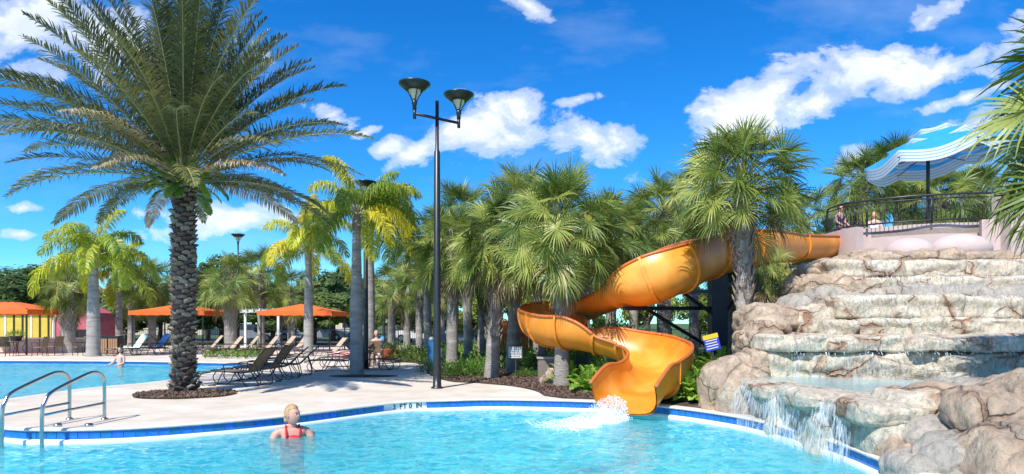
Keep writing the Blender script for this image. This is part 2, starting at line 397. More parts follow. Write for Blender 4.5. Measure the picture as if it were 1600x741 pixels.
# ---------------------------------------------------------------- rock materials
def rock_mat(name, c1, c2, c3, rust, rust_amt, grey=None):
    m, b, p = material(name); nt = m.node_tree
    t = b.n('ShaderNodeTexCoord').outputs['Object']
    wn = b.n('ShaderNodeTexNoise', ins={0: t, 2: 1.6, 3: 4.})
    tw = b.v('ADD', t, b.v('MULTIPLY', wn.outputs[1], (.7, .7, .7)).outputs[0]).outputs[0]
    n1 = b.n('ShaderNodeTexNoise', ins={0: t, 2: 1.7, 3: 8., 4: .62})
    n2 = b.n('ShaderNodeTexNoise', ins={0: b.v('ADD', t, (9, 2, 5)).outputs[0], 2: 2.6, 3: 9., 4: .68})
    n3 = b.n('ShaderNodeTexNoise', ins={0: b.v('MULTIPLY', t, (1, 1, .5)).outputs[0], 2: 16., 3: 8., 4: .7})
    col = b.mix(b.ramp(n1.outputs[0], [(.36, 0), (.64, 1)]), c1, c2)
    col = b.mix(b.ramp(n2.outputs[0], [(.48, 0), (.62, .85)]), col, c3)
    col = b.mix(b.ramp(n3.outputs[0], [(.48, 0), (.66, .8)]), col, grey or (.22, .21, .18))
    vo = b.n('ShaderNodeTexVoronoi', feature='DISTANCE_TO_EDGE', ins={0: b.v('MULTIPLY', tw, (1, 1, 1.5)).outputs[0], 2: .95})
    crack = b.ramp(vo.outputs['Distance'], [(.0, 1), (.012, .8), (.03, 0)])
    msk = b.n('ShaderNodeTexNoise', ins={0: b.v('ADD', t, (1, 8, 3)).outputs[0], 2: 1.1, 3: 3.})
    mk_ = b.ramp(msk.outputs[0], [(.45, 0), (.56, 1)])
    near = b.m('MULTIPLY', b.ramp(vo.outputs['Distance'], [(0, 1), (.10, 0)]), mk_)
    col = b.mix(b.m('MULTIPLY', near, rust_amt), col, rust)
    ck = b.m('MULTIPLY', crack, b.m('ADD', b.m('MULTIPLY', mk_, .8), .2))
    col = b.mix(b.m('MULTIPLY', ck, .22), col, (.13, .075, .05))
    nt.links.new(col, p.inputs['Base Color']); p.inputs['Roughness'].default_value = .75
    h = b.m('ADD', b.m('MULTIPLY', n3.outputs[0], .5), b.m('ADD', b.m('MULTIPLY', n2.outputs[0], 1.2), b.m('MULTIPLY', ck, -.6)))
    bp = b.n('ShaderNodeBump', ins={0: 1., 1: .08, 3: h}); nt.links.new(bp.outputs[0], p.inputs['Normal'])
    return m
m_rockd = rock_mat('tan_rock', (.54, .385, .26), (.40, .30, .21), (.62, .48, .34), (.20, .10, .055), .45)
m_rockw = rock_mat('algae_rock', (.68, .565, .42), (.53, .47, .36), (.74, .68, .55), (.33, .13, .05), .8, (.20, .21, .17))
m_rockb = rock_mat('grey_rock', (.42, .37, .31), (.36, .34, .29), (.54, .46, .37), (.20, .12, .08), .5)

def cube_sphere(n):
    vs = {}; fs = []
    def vid(p):
        k = tuple(round(c, 6) for c in p)
        if k not in vs: vs[k] = len(vs)
        return vs[k]
    for ax in range(3):
        for sg in (-1, 1):
            g_ = [[None]*(n+1) for _ in range(n+1)]
            for i in range(n+1):
                for j in range(n+1):
                    a = math.tan((i/n*2-1)*math.pi/4); c = math.tan((j/n*2-1)*math.pi/4)
                    p = [0, 0, 0]; p[ax] = sg; p[(ax+1) % 3] = a*sg; p[(ax+2) % 3] = c
                    g_[i][j] = vid(p)
            for i in range(n):
                for j in range(n): fs.append((g_[i][j], g_[i+1][j], g_[i+1][j+1], g_[i][j+1]))
    return [Vector(k) for k in vs], fs
CS = {n: cube_sphere(n) for n in (10, 18, 26)}
def rock_mesh(c, h, m, n=18, e=3.6, amp=.10, seed=0, yaw=0, tilt=0, strata=0.):
    vs0, fs = CS[n]; M = Matrix.Rotation(yaw, 3, 'Z')@Matrix.Rotation(tilt, 3, 'Y'); c = Vector(c); out = []
    so = Vector((seed*3.7, seed*1.3, seed*7.1)); s0 = min(h)
    for p in vs0:
        l = (abs(p.x)**e+abs(p.y)**e+abs(p.z)**e)**(1/e); q = p/l
        nrm = Vector((abs(q.x)**(e-1)*math.copysign(1, q.x)/h[0], abs(q.y)**(e-1)*math.copysign(1, q.y)/h[1], abs(q.z)**(e-1)*math.copysign(1, q.z)/h[2])).normalized()
        w_ = Vector((q.x*h[0], q.y*h[1], q.z*h[2]))
        f = w_*1.15+so
        dsp = noise.noise(f)*1.0+.5*noise.noise(f*2.4)+.28*noise.noise(f*5.3)+.14*noise.noise(f*11)
        rg = 1-abs(noise.noise(f*1.25+Vector((5, 5, 5))))*2; rg = max(0, rg-.72)*2.2
        dsp -= rg*.9
        if strata: dsp += strata*math.sin((w_.z+noise.noise(f*.8)*.3)*16)
        w_ = w_+nrm*dsp*amp
        out.append(M@w_+c)
    b = MB(); b.add(out, fs); return b.mesh('rock', m, True)
falls = thing('rock_waterfall', 'tall stepped artificial rock waterfall rising beside the pool under the pink wall', 'waterfall', (7, 13, 0))
def frock(c, h, m, **k):
    o = link('rock', rock_mesh(c, h, m, **k), falls); o.matrix_parent_inverse = falls_inv; return o
falls_inv = Matrix.Translation((7, 13, 0)).inverted()
_sd = [0]
def prock(px0, px1, py0, py1, Y, m=None, th=.6, **k):          # a rock filling that part of the view at that distance
    _sd[0] += 1
    a = P(px0, py1, Y); b_ = P(px1, py0, Y); k.setdefault('seed', _sd[0]); amp = k.get('amp', .10)
    c = (a+b_)/2; h = ((b_.x-a.x)/2, th, (b_.z-a.z)/2)
    return frock((c.x, Y+th*.8, c.z), h, m or m_rockd, **k)
# wet courses, lowest first: (top px, bottom px, distance, breaks)
rows = [
 (524, 552, 11.68, [1196, 1290, 1420, 1515, 1600, 1720], .75, .07, 0),
 (548, 606, 11.72, [1190, 1262, 1375, 1470, 1590, 1720], .9, .10, 0),
 (496, 530, 12.75, [1292, 1335, 1425, 1530, 1640, 1740], .9, .08, 0),
 (461, 500, 12.95, [1305, 1400, 1500, 1590, 1740], 1.0, .08, 0),
 (432, 464, 13.55, [1300, 1385, 1480, 1600, 1740], .9, .07, 0),
 (405, 436, 13.9, [1310, 1410, 1500, 1620, 1740], 1., .08, 0)]
for (y0, y1, Y, br, th, amp, _) in rows:
    for i in range(len(br)-1):
        a, b_ = br[i], br[i+1]; yj = random.uniform(-2.5, 2.5)
        curve = ((a+b_)/2-1400)/1000*-1.2 if y0 > 520 else 0
        prock(a-6, b_+6, y0+yj, y1, Y+curve*.9+random.uniform(-.1, .1), m_rockw, th, n=26, e=8, amp=amp*.6, strata=.42)
# dark mass behind the courses so that joints close
for (a, b_, y0, y1, Y, th) in ((1230, 1760, 440, 640, 13.3, .8), (1320, 1760, 425, 560, 14.6, 1.0), (1310, 1760, 420, 560, 16., 1.5), (1310, 1760, 425, 560, 18.5, 2.)):
    prock(a, b_, y0, y1, Y, m_rockb, th, n=18, e=5, amp=.1)
# dry boulders on the left flank and under the wall
for (a, b_, y0, y1, Y, m, th, e) in (
  (1268, 1318, 408, 446, 14.6, m_rockd, .8, 2.8), (1255, 1325, 425, 482, 14.0, m_rockd, .9, 2.8), (1275, 1355, 404, 425, 15.2, m_rockd, .7, 3.2), (1262, 1300, 440, 478, 13.7, m_rockd, .5, 2.6),
  (1172, 1262, 473, 530, 13.0, m_rockd, .8, 3), (1240, 1312, 472, 532, 13.0, m_rockw, .7, 3.6), (1180, 1245, 488, 540, 12.5, m_rockd, .7, 2.6), (1166, 1215, 515, 560, 12.2, m_rockd, .6, 2.6),
  (1168, 1210, 545, 592, 11.8, m_rockd, .5, 3), (1155, 1190, 560, 600, 11.9, m_rockd, .5, 2.6), (1195, 1240, 530, 600, 11.9, m_rockw, .5, 3),
  (1340, 1440, 390, 420, 15.0, m_rockd, .7, 3.), (1425, 1520, 384, 416, 15.0, m_rockd, .7, 2.6), (1500, 1580, 388, 414, 15.1, m_rockd, .7, 3), (1565, 1680, 392, 412, 15., m_rockd, .7, 3), (1312, 1390, 398, 430, 14.6, m_rockd, .8, 3.2),
  (1290, 1350, 430, 475, 13.4, m_rockd, .5, 3)):
    prock(a, b_, y0, y1, Y, m, th, e=e, n=18, amp=.13)
# boulders at the water's edge by the slide
frock((3.98, 12.0, .28), (.42, .42, .60), m_rockd, e=2.6, amp=.12, n=18, seed=51)
frock((4.12, 11.5, .24), (.46, .36, .50), m_rockd, e=2.4, amp=.09, n=18, seed=52)
frock((4.35, 12.1, .48), (.55, .5, .55), m_rockd, e=2.6, amp=.12, n=18, seed=53)
# ledge of the catch basin: its face drops into the pool along the edge
for i, (x, y, hx, hy, s) in enumerate(((4.46, 10.75, .40, .80, 61), (4.58, 9.55, .40, .85, 62), (4.76, 8.35, .42, .80, 63))):
    frock((x+.06, y, .10), (hx, hy, .46), m_rockw, e=7, amp=.07, n=26, seed=s, yaw=-.10, strata=.3)
    frock((x-.05, y+.05, .49), (hx+.05, hy+.04, .14), m_rockw, e=5, amp=.05, n=26, seed=s+20, yaw=-.10)
frock((6.2, 9.6, .0), (1.7, 1.9, .53), m_rockb, e=5, amp=.06, n=18, seed=71)
frock((10.2, 9.9, .0), (3.2, 1.9, .53), m_rockb, e=5, amp=.06, n=18, seed=72)
# big foreground boulders lower right: (centre px, py, Y, half w px, half h px)
for (px, py, Y, hw, hh, m, e, amp, s, th) in (
  (1440, 668, 7.9, 58, 62, m_rockw, 2.9, .12, 81, .5), (1505, 640, 7.9, 75, 34, m_rockd, 2.7, .12, 82, .55), (1480, 712, 7.4, 60, 55, m_rockb, 2.6, .12, 83, .45),
  (1563, 690, 6.9, 62, 78, m_rockd, 2.7, .12, 84, .5), (1520, 735, 6.8, 60, 60, m_rockb, 2.6, .10, 85, .4), (1625, 660, 7.2, 60, 80, m_rockd, 2.8, .12, 86, .6), (1560, 622, 8.6, 80, 28, m_rockb, 2.8, .1, 87, .6),
  (1620, 740, 6.3, 80, 70, m_rockd, 2.8, .1, 88, .5), (1412, 720, 7.5, 32, 40, m_rockd, 2.6, .08, 89, .35), (1440, 742, 7.0, 40, 34, m_rockb, 2.6, .08, 90, .35), (1410, 640, 8.3, 34, 32, m_rockw, 3, .08, 91, .4)):
    c = P(px, py, Y); frock((c.x, c.y+th*.4, c.z), (hw/1000*Y, th, hh/1000*Y), m, e=e, amp=amp, n=26, seed=s)
frock((6.5, 7.0, -.2), (1.6, 1.6, .9), m_rockb, e=3.5, amp=.1, n=18, seed=95)
# falling water
m_fall, b, p = material('falling_water'); p.inputs['Base Color'].default_value = (.86, .92, .95, 1); p.inputs['Roughness'].default_value = .25
t = b.n('ShaderNodeTexCoord').outputs['Object']
nn = b.n('ShaderNodeTexNoise', ins={0: b.v('MULTIPLY', t, (14, 14, 2.2)).outputs[0], 2: 1.6, 3: 6., 4: .65})
ns = b.n('ShaderNodeTexNoise', ins={0: t, 2: 1.3, 3: 3.})
al = b.m('MULTIPLY', b.ramp(nn.outputs[0], [(.52, 0), (.74, .55)]), b.ramp(ns.outputs[0], [(.38, .25), (.6, 1)]))
m_fall.node_tree.links.new(al, p.inputs['Alpha'])
def fall_sheet(pts_top, drop, bulge=.1, seed=0, side=(0, -1)):
    b = MB(); vs = []; n = len(pts_top); k = 7
    for j in range(k+1):
        t_ = j/k
        for (x, y, z) in pts_top:
            o_ = bulge*(1-(1-t_)**2)+.04*noise.noise(Vector((x*3, z*2+t_*2, seed)))
            vs.append((x+side[0]*o_, y+side[1]*o_, z-drop*t_))
    b.add(vs, [(j*n+i, j*n+i+1, (j+1)*n+i+1, (j+1)*n+i) for j in range(k) for i in range(n-1)])
    o = b.build('falling_water', m_fall, falls, smooth=True); o.matrix_parent_inverse = falls_inv; return o
m_lace = m_fall.copy(); m_lace.name = 'ledge_waterfall'
for nd in m_lace.node_tree.nodes:
    if nd.type == 'VALTORGB' and abs(nd.color_ramp.elements[1].position-.74) < .01: nd.color_ramp.elements[0].position = .40; nd.color_ramp.elements[1].position = .68; nd.color_ramp.elements[1].color = (.8, .8, .8, 1)
fs_ = fall_sheet([(3.955-(y_-10.75)*.128, y_, .53) for y_ in (11.35-3.3*i/40 for i in range(41))], .76, .07, 1, (-1, 0)); fs_.data.materials[0] = m_lace
for (y0, y1, Y, x0, x1, sd_) in ((524, 550, 11.45, 1225, 1640, 2), (552, 600, 11.6, 1235, 1640, 3), (462, 500, 12.75, 1345, 1590, 4), (500, 526, 12.6, 1370, 1600, 5), (434, 464, 13.3, 1360, 1560, 6), (408, 436, 13.6, 1330, 1600, 7)):
    fall_sheet([tuple(P(x0+(x1-x0)*i/40, y0, Y-((x0+(x1-x0)*i/40)-1400)/1000*(1.1 if y0 > 520 else 0))) for i in range(41)], (y1-y0)/1000*Y, .10, sd_)
# strands dripping off each lip
b = MB()
for (y0, Y, x0, x1, ln) in ((551, 11.45, 1225, 1640, .04), (462, 12.7, 1340, 1600, .05), (498, 12.6, 1370, 1600, .05), (433, 13.3, 1340, 1600, .05)):
    for i in range(70):
        px = random.uniform(x0, x1); q = P(px, y0+random.uniform(-2, 2), Y-(px-1400)/1000*(1.1 if y0 > 520 else 0)); l = ln*random.uniform(.4, 1.6); w_ = random.uniform(.002, .006)
        b.add([q+Vector((-w_, 0, 0)), q+Vector((w_, 0, 0)), q+Vector((w_*.3, -.02, -l)), q+Vector((-w_*.3, -.02, -l))], [(0, 1, 2, 3)])
for i in range(260):
    t_ = random.random(); q = Vector((3.88+.37*t_, 11.2-3.*t_, random.uniform(-.1, .45))); l = random.uniform(.04, .22); w_ = random.uniform(.003, .008)
    b.add([q+Vector((0, -w_, 0)), q+Vector((0, w_, 0)), q+Vector((-.02, w_*.3, -l)), q+Vector((-.02, -w_*.3, -l))], [(0, 1, 2, 3)])
m_drop = mat('water_drops', (.85, .92, .95), None, 5, .2)
o = stuff(b.build('water_strands', m_drop, falls)); o.matrix_parent_inverse = falls_inv
# shallow basin water on the ledge
bp_ = [(4.25, 11.35), (4.30, 10.2), (4.42, 9.0), (4.6, 8.2), (5.2, 8.5), (6.2, 9.4), (9, 9.2), (12.5, 9.0), (12.5, 10.4), (7, 11.), (5.4, 12.0), (4.6, 12.3)]
m_basin, b, p = material('basin_water'); p.inputs['Base Color'].default_value = (.42, .66, .66, 1); p.inputs['Roughness'].default_value = .06
t = b.n('ShaderNodeTexCoord').outputs['Object']; nn = b.n('ShaderNodeTexNoise', ins={0: t, 2: 9., 3: 4.}); bb = b.n('ShaderNodeBump', ins={0: .7, 1: .03, 3: nn.outputs[0]}); m_basin.node_tree.links.new(bb.outputs[0], p.inputs['Normal'])
p.inputs['Alpha'].default_value = .8
o = sheet('basin_water', cr(bp_, 4, True), [], .615, m_basin, falls); o.matrix_parent_inverse = falls_inv

# ---------------------------------------------------------------- water slide
ctrl = [  # px, py, Y of the channel axis, radius, wall angle left, wall angle right (seen going down), bank
 (1292, 380, 23.2, .50, 112, 112, 0), (1240, 382, 21.4, .52, 118, 118, 0), (1185, 382, 19.4, .64, 122, 118, 0), (1130, 387, 17.9, .70, 122, 114, 0), (1085, 398, 16.9, .73, 122, 112, 0),
 (1045, 415, 16.2, .75, 126, 108, 0), (1008, 432, 16.2, .72, 118, 100, 0), (968, 438, 16.8, .68, 74, 84, 0), (925, 455, 17.6, .68, 64, 84, 0), (893, 464, 18.4, .68, 64, 88, 3), (866, 476, 18.5, .70, 70, 104, 8),
 (854, 488, 17.9, .74, 84, 108, 10), (860, 494, 17.1, .74, 86, 106, 8), (880, 499, 16.4, .72, 84, 100, 4), (905, 502, 16.1, .70, 72, 94, 0), (950, 511, 15.8, .70, 90, 68, -3), (995, 524, 15.4, .72, 100, 66, -8),
 (1018, 534, 14.85, .69, 104, 70, -10), (1031, 544, 14.15, .66, 104, 74, -8), (1027, 558, 13.5, .64, 100, 82, -4), (1012, 570, 12.98, .62, 98, 88, -2), (998, 572, 12.6, .62, 92, 90, 0), (986, 583, 12.25, .62, 90, 90, 0), (972, 600, 11.88, .62, 88, 88, 0)]
raw = [(*P(a, b_, Y), r, l, rr, bk) for (a, b_, Y, r, l, rr, bk) in ctrl]
path = cr(raw, 12)
slide = thing('water_slide', 'winding orange open water slide descending from the pink wall platform into the pool', 'water slide', (5, 16, 0)); sl_inv = Matrix.Translation((5, 16, 0)).inverted()
def frame(i):
    a = Vector(path[max(0, i-1)][:3]); c = Vector(path[min(len(path)-1, i+1)][:3]); t = (c-a); t.normalize()
    left = Vector((0, 0, 1)).cross(t).normalized(); up = t.cross(left).normalized()
    bk = R(path[i][6]); l2 = left*math.cos(bk)+up*math.sin(bk); u2 = t.cross(l2).normalized()
    return Vector(path[i][:3]), t, l2, u2
NA = 22
def ring_pts(i, dr=0):
    c, t, l, u_ = frame(i); r = path[i][3]+dr; L, Rr = path[i][4], path[i][5]
    ee = 2.25+1.6*max(0, min(1, (i-len(path)+75)/50)); out = []
    for k in range(NA+1):
        a = R(-L+(L+Rr)*k/NA); sn, cs = math.sin(a), math.cos(a); q_ = (abs(sn)**ee+abs(cs)**ee)**(-1/ee) if abs(a) < math.pi/2 else 1.0
        out.append(c+(l*-sn+u_*-cs)*r*q_)
    return out
def slide_piece(i0, i1, name):
    b = MB(); vs = []; n = i1-i0+1
    for i in range(i0, i1+1): vs += ring_pts(i, 0)
    for i in range(i0, i1+1): vs += ring_pts(i, .025)
    W_ = NA+1; off = n*W_; fs = []
    for i in range(n-1):
        for k in range(NA):
            a = i*W_+k; fs.append((a, a+1, a+W_+1, a+W_)); fs.append((off+a, off+a+W_, off+a+W_+1, off+a+1))
    b.add(vs, fs); o = b.build(name, m_orange, slide, smooth=True); o.matrix_parent_inverse = sl_inv
    for k in (0, NA):
        MB().tube([ring_pts(i, .03)[k] for i in range(i0, i1+1)], .042, 8).build('rim', m_rimor, o, smooth=True)
    return o
NP = len(path)
seams = [0, 12, 30, 44, 58, 70, 84, 100, 118, 134, 148, 162, 178, 194, 208, 224, 240, NP-1]
for a, b_ in zip(seams[:-1], seams[1:]):
    o = slide_piece(a, b_, 'flume_section')
    # flange at the upper joint
    f = MB(); rp = [ring_pts(max(0, min(NP-1, a)), dr) for dr in (.02, .075)]; c, t, l, u_ = frame(a); W_ = NA+1
    vs = [p_+t*s_ for s_ in (-.03, .03) for rr in rp for p_ in rr]
    fs = []
    for k in range(NA):
        fs += [(k, k+1, W_+k+1, W_+k), (2*W_+k, 3*W_+k, 3*W_+k+1, 2*W_+k+1), (W_+k, W_+k+1, 3*W_+k+1, 3*W_+k), ]
    f.add(vs, fs); fo = f.build('joint_flange', m_orange, o, smooth=False); fo.matrix_parent_inverse = Matrix.Identity(4)
# floor water stream in the last run
# support steelwork
def beam(name, a, b_, w_, par=slide, inv=sl_inv, m=None):
    o = MB().tube([a, b_], w_, 4).build(name, m or m_black, par); o.matrix_parent_inverse = inv; return o
m_post = mat('dark_grey_steel', (.045, .05, .06), (.06, .065, .075), 6, .45)
pb = P(1121, 430, 17.6); beam('support_post', (pb.x, pb.y, 0), (pb.x, pb.y, pb.z+.1), .30, m=m_post)
A_ = P(1118, 478, 17.6)
beam('support_arm', (pb.x, pb.y, P(0, 482, 17.6).z), P(975, 482, 16.2), .07)
beam('support_arm', (pb.x, pb.y, P(0, 455, 17.6).z), P(1040, 457, 16.3), .07)
beam('support_arm', (pb.x, pb.y, P(0, 452, 17.6).z), P(1175, 428, 19.), .07)
beam('brace', P(1012, 484, 16.8), P(1112, 545, 17.4), .06)
beam('brace', P(1068, 458, 16.8), P(1112, 490, 17.4), .05)
beam('brace', P(1128, 500, 17.6), P(1165, 440, 18.8), .05)
for (px, py, Y, w_) in ((908, 480, 17.6, .22), (846, 530, 17.6, .12), (1035, 590, 14.4, .12), (960, 562, 15.8, .10)):
    q = P(px, py, Y); beam('support_post', (q.x, q.y, 0), (q.x, q.y, q.z-.1), w_, m=m_post)

# splash at the foot of the slide
m_foam = mat('white_foam', (.88, .92, .93), (.80, .88, .91), 8., .6, .01)
b = MB(); rs = random.Random(5)
ex = P(968, 650, 11.95); dirv = Vector((-.80, -.60, 0))
prp = Vector((.6, -.8, 0))
def foamh(t_, q_): return .20*math.exp(-((t_-.20)/.28)**2)*max(0, 1-q_*q_)**1.2+.05*max(0, 1-q_*q_)*max(0, 1-t_)**.5
NU, NV = 90, 44; vs = []
for i in range(NU+1):
    for j in range(NV+1):
        t_ = i/NU; q_ = j/NV*2-1; w_ = (.13+.30*t_)*(1+.25*noise.noise(Vector((t_*5, 0, 9)))); p_ = Vector((ex.x, ex.y, 0))+dirv*(t_*1.55-.12)+prp*q_*w_
        nz_ = noise.noise(Vector((p_.x*9, p_.y*9, 1)))+.7*noise.noise(Vector((p_.x*22, p_.y*22, 5)))+.5*noise.noise(Vector((p_.x*55, p_.y*55, 8)))
        vs.append((p_.x, p_.y, -.225+foamh(t_, q_)*(1+.55*nz_)+.016*nz_))
b.add(vs, [(i*(NV+1)+j, i*(NV+1)+j+1, (i+1)*(NV+1)+j+1, (i+1)*(NV+1)+j) for i in range(NU) for j in range(NV)])
for i in range(5200):
    t_ = rs.random()**1.3; q_ = rs.gauss(0, .5); w_ = .12+.42*t_; p_ = Vector((ex.x, ex.y, 0))+dirv*(t_*2.0-.15)+prp*q_*w_
    z = -.21+(foamh(min(1, t_), min(1, abs(q_)))*1.7+.07)*rs.random()**.8; r = rs.uniform(.002, .010)
    b.ball((p_.x, p_.y, z), r, 4, 3)
stuff(tag(b.build('splash', m_foam, smooth=True), 'white splash of foaming water at the foot of the orange slide', 'splash'))

# ---------------------------------------------------------------- platform, wall, railing
TOP = 4.9
def wall_run(pts, h0, h1, th, name, m, parent=None, inv=None, closed=False):
    b = MB(); vs = []; n = len(pts)
    nr = []
    for i in range(n):
        t = (Vector(pts[min(i+1, n-1)])-Vector(pts[max(i-1, 0)])).normalized(); nr.append(Vector((-t.y, t.x)))
    for i in range(n):
        for (o_, z) in ((0, h0), (0, h1), (th, h1), (th, h0)): vs.append((pts[i][0]+nr[i].x*o_, pts[i][1]+nr[i].y*o_, z))
    fs = [(i*4+k, (i+1)*4+k, (i+1)*4+(k+1) % 4, i*4+(k+1) % 4) for i in range(n-1) for k in range(4)]+[(3, 2, 1, 0), tuple((n-1)*4+k for k in range(4))]
    b.add(vs, fs); o = b.build(name, m, parent)
    if inv is not None: o.matrix_parent_inverse = inv
    return o
def pp(px, Y): q = P(px, 505, Y); return (q.x, q.y)
plat = thing('platform_wall', 'curved pink stucco wall of the slide platform above the rocks', 'wall', (12, 21, 0)); pl_inv = Matrix.Translation((12, 21, 0)).inverted()
segA = cr([pp(1283, 24.), pp(1300, 23.2), pp(1320, 22.4), pp(1338, 21.9)], 5)
segB = cr([pp(1332, 22.6), pp(1400, 21.7), pp(1470, 21.1), pp(1540, 20.9)], 6)
segC = cr([pp(1534, 20.4), pp(1570, 20.2), pp(1640, 20.0), pp(1760, 20.0)], 4)
wall_run(segA, 2.2, TOP, .3, 'wall_section', m_stucco, plat, pl_inv)
wall_run(segB, 2.2, TOP, .3, 'wall_section', m_stucco, plat, pl_inv)
wall_run(segC, 2.2, TOP, .3, 'wall_section', m_stucco, plat, pl_inv)
q = pp(1592, 20.0); c = MB().box((q[0]+.9, q[1]+.2, 3.9), (2.6, .8, 3.55)).build('pillar', m_stucco, plat); c.matrix_parent_inverse = pl_inv
for (px, py, hw, hh) in ((1420, 396, 36, 24), (1500, 390, 46, 24)):
    c = P(px, py, 19.6); o = MB().ball(c, (hw/1000*19.6, .7, hh/1000*19.6), 20, 12).build('stucco_hump', m_stucco, plat, smooth=True); o.matrix_parent_inverse = pl_inv
fl = [pp(1283, 24.), *segB[3:], pp(1640, 20.4), (18, 32), (12.5, 32)]
o = MB(); n = len(fl); o.add([(x, y, z) for z in (TOP-.35, TOP-.15) for x, y in fl], [tuple(range(n))[::-1], tuple(range(n, 2*n))]+[(i, (i+1) % n, n+(i+1) % n, n+i) for i in range(n)])
o = o.build('platform_floor', m_deck, plat); o.matrix_parent_inverse = pl_inv
rail = thing('safety_railing', 'black metal safety railing with close upright bars along the top of the pink wall', 'railing', (12, 21, TOP)); r_inv = Matrix.Translation((12, 21, TOP)).inverted()
rl = cr([pp(1292, 23.75), pp(1318, 22.7), pp(1350, 22.15), pp(1400, 21.5), pp(1450, 21.1), pp(1510, 20.8), pp(1567, 20.75)], 10)
RH = .92
def rb(name, pts, r, n=6, par=rail, inv=r_inv):
    o = MB().tube(pts, r, n).build(name, m_black, par, smooth=True); o.matrix_parent_inverse = inv; return o
rb('top_rail', [(rl[0][0], rl[0][1], TOP+.05), (rl[0][0], rl[0][1], TOP+RH-.3), (rl[1][0]*.5+rl[0][0]*.5, rl[1][1]*.5+rl[0][1]*.5, TOP+RH-.08)]+[(x, y, TOP+RH) for x, y in rl[2:]], .035)
rb('middle_rail', [(x, y, TOP+RH-.12) for x, y in rl], .02)
rb('bottom_rail', [(x, y, TOP+.09) for x, y in rl], .03)
rc = [0]
for i in range(len(rl)-1): rc.append(rc[-1]+math.hypot(rl[i+1][0]-rl[i][0], rl[i+1][1]-rl[i][1]))
def rat(s_):
    for i in range(len(rl)-1):
        if rc[i+1] >= s_: t_ = (s_-rc[i])/(rc[i+1]-rc[i]); return rl[i][0]+(rl[i+1][0]-rl[i][0])*t_, rl[i][1]+(rl[i+1][1]-rl[i][1])*t_
    return rl[-1]
k = 0; s_ = .1
bal = MB().tube([(0, 0, .09), (0, 0, RH-.1)], .012, 6).mesh('baluster', m_black)
pst = MB().tube([(0, 0, .0), (0, 0, RH)], .035, 4).mesh('rail_post', m_black)
while s_ < rc[-1]:
    x, y = rat(s_)
    o = link('rail_post' if k % 14 == 13 else 'baluster', pst if k % 14 == 13 else bal, rail, (x-12, y-21, 0)); k += 1; s_ += .135
# umbrella
m_blue = mat('blue_canvas', (.03, .38, .80), (.02, .33, .74), 2., .8, transl=.25)
m_wstripe = mat('white_canvas', (.80, .84, .84), (.74, .80, .80), 3., .8, transl=.3)
ub = P(1450, 345, 22.6); ub.z = TOP-.15
umb = thing('tiered_umbrella', 'blue three tiered sun umbrella with white striped wavy hems above the railing', 'umbrella', ub, R(10))
hz = P(1450, 200, 22.6).z-ub.z
MB().tube([(0, 0, 0), (0, 0, hz)], .06, 10).build('pole', m_black, umb, smooth=True)
ut = bpy.data.objects.new('canopy', None)
TI = Matrix.Rotation(R(-8), 4, 'Y')@Matrix.Rotation(R(-5), 4, 'X')
def tier(r0, z0, r1, z1, sag, nst, cx, npan=6):
    N = npan*10
    def ringp(t_, drop):
        out = []
        for k in range(N):
            a = 2*math.pi*k/N+.35; ph = (k % 10)/10; sg = math.sin(ph*math.pi)
            rr = (r0+(r1-r0)*t_)*(1-.10*sg*t_); z = z0+(z1-z0)*(t_**.85)-sag*sg*t_*t_-drop
            out.append(TI@Vector((rr*math.cos(a)+cx, rr*math.sin(a), z-hz))+Vector((0, 0, hz)))
        return out
    b = MB(); vs = ringp(0, 0)+ringp(.35, 0)+ringp(.7, 0)+ringp(1, 0)
    b.add(vs, [(j*N+k, j*N+(k+1) % N, (j+1)*N+(k+1) % N, (j+1)*N+k) for j in range(3) for k in range(N)])
    o = b.build('canopy_tier', m_blue, umb, smooth=True)
    for s in range(nst*2-1):
        b = MB(); hh = .085 if s % 2 == 0 else .018; d0 = (s//2)*.103+(s % 2)*.085; vs = ringp(1, d0)+ringp(1.0, d0+hh); ex_ = 1+.01*s
        b.add(vs, [(k, (k+1) % N, N+(k+1) % N, N+k) for k in range(N)])
        b.build('hem_stripe', m_wstripe if s % 2 == 0 else m_blue, o, smooth=True)
tier(.02, hz, .75, hz-.10, .06, 2, .15)
tier(.35, hz-.14, 1.5, hz-.46, .20, 4, .2)
tier(1.0, hz-.50, 2.15, hz-.88, .24, 4, .0)
for k in range(6):
    a = 2*math.pi*k/6+.35
    MB().tube([(0, 0, hz-.9), TI@Vector((2.3*math.cos(a), 2.3*math.sin(a), -1.14))+Vector((0, 0, hz))], .018, 5).build('rib', m_black, umb)
bpy.data.objects.remove(ut)

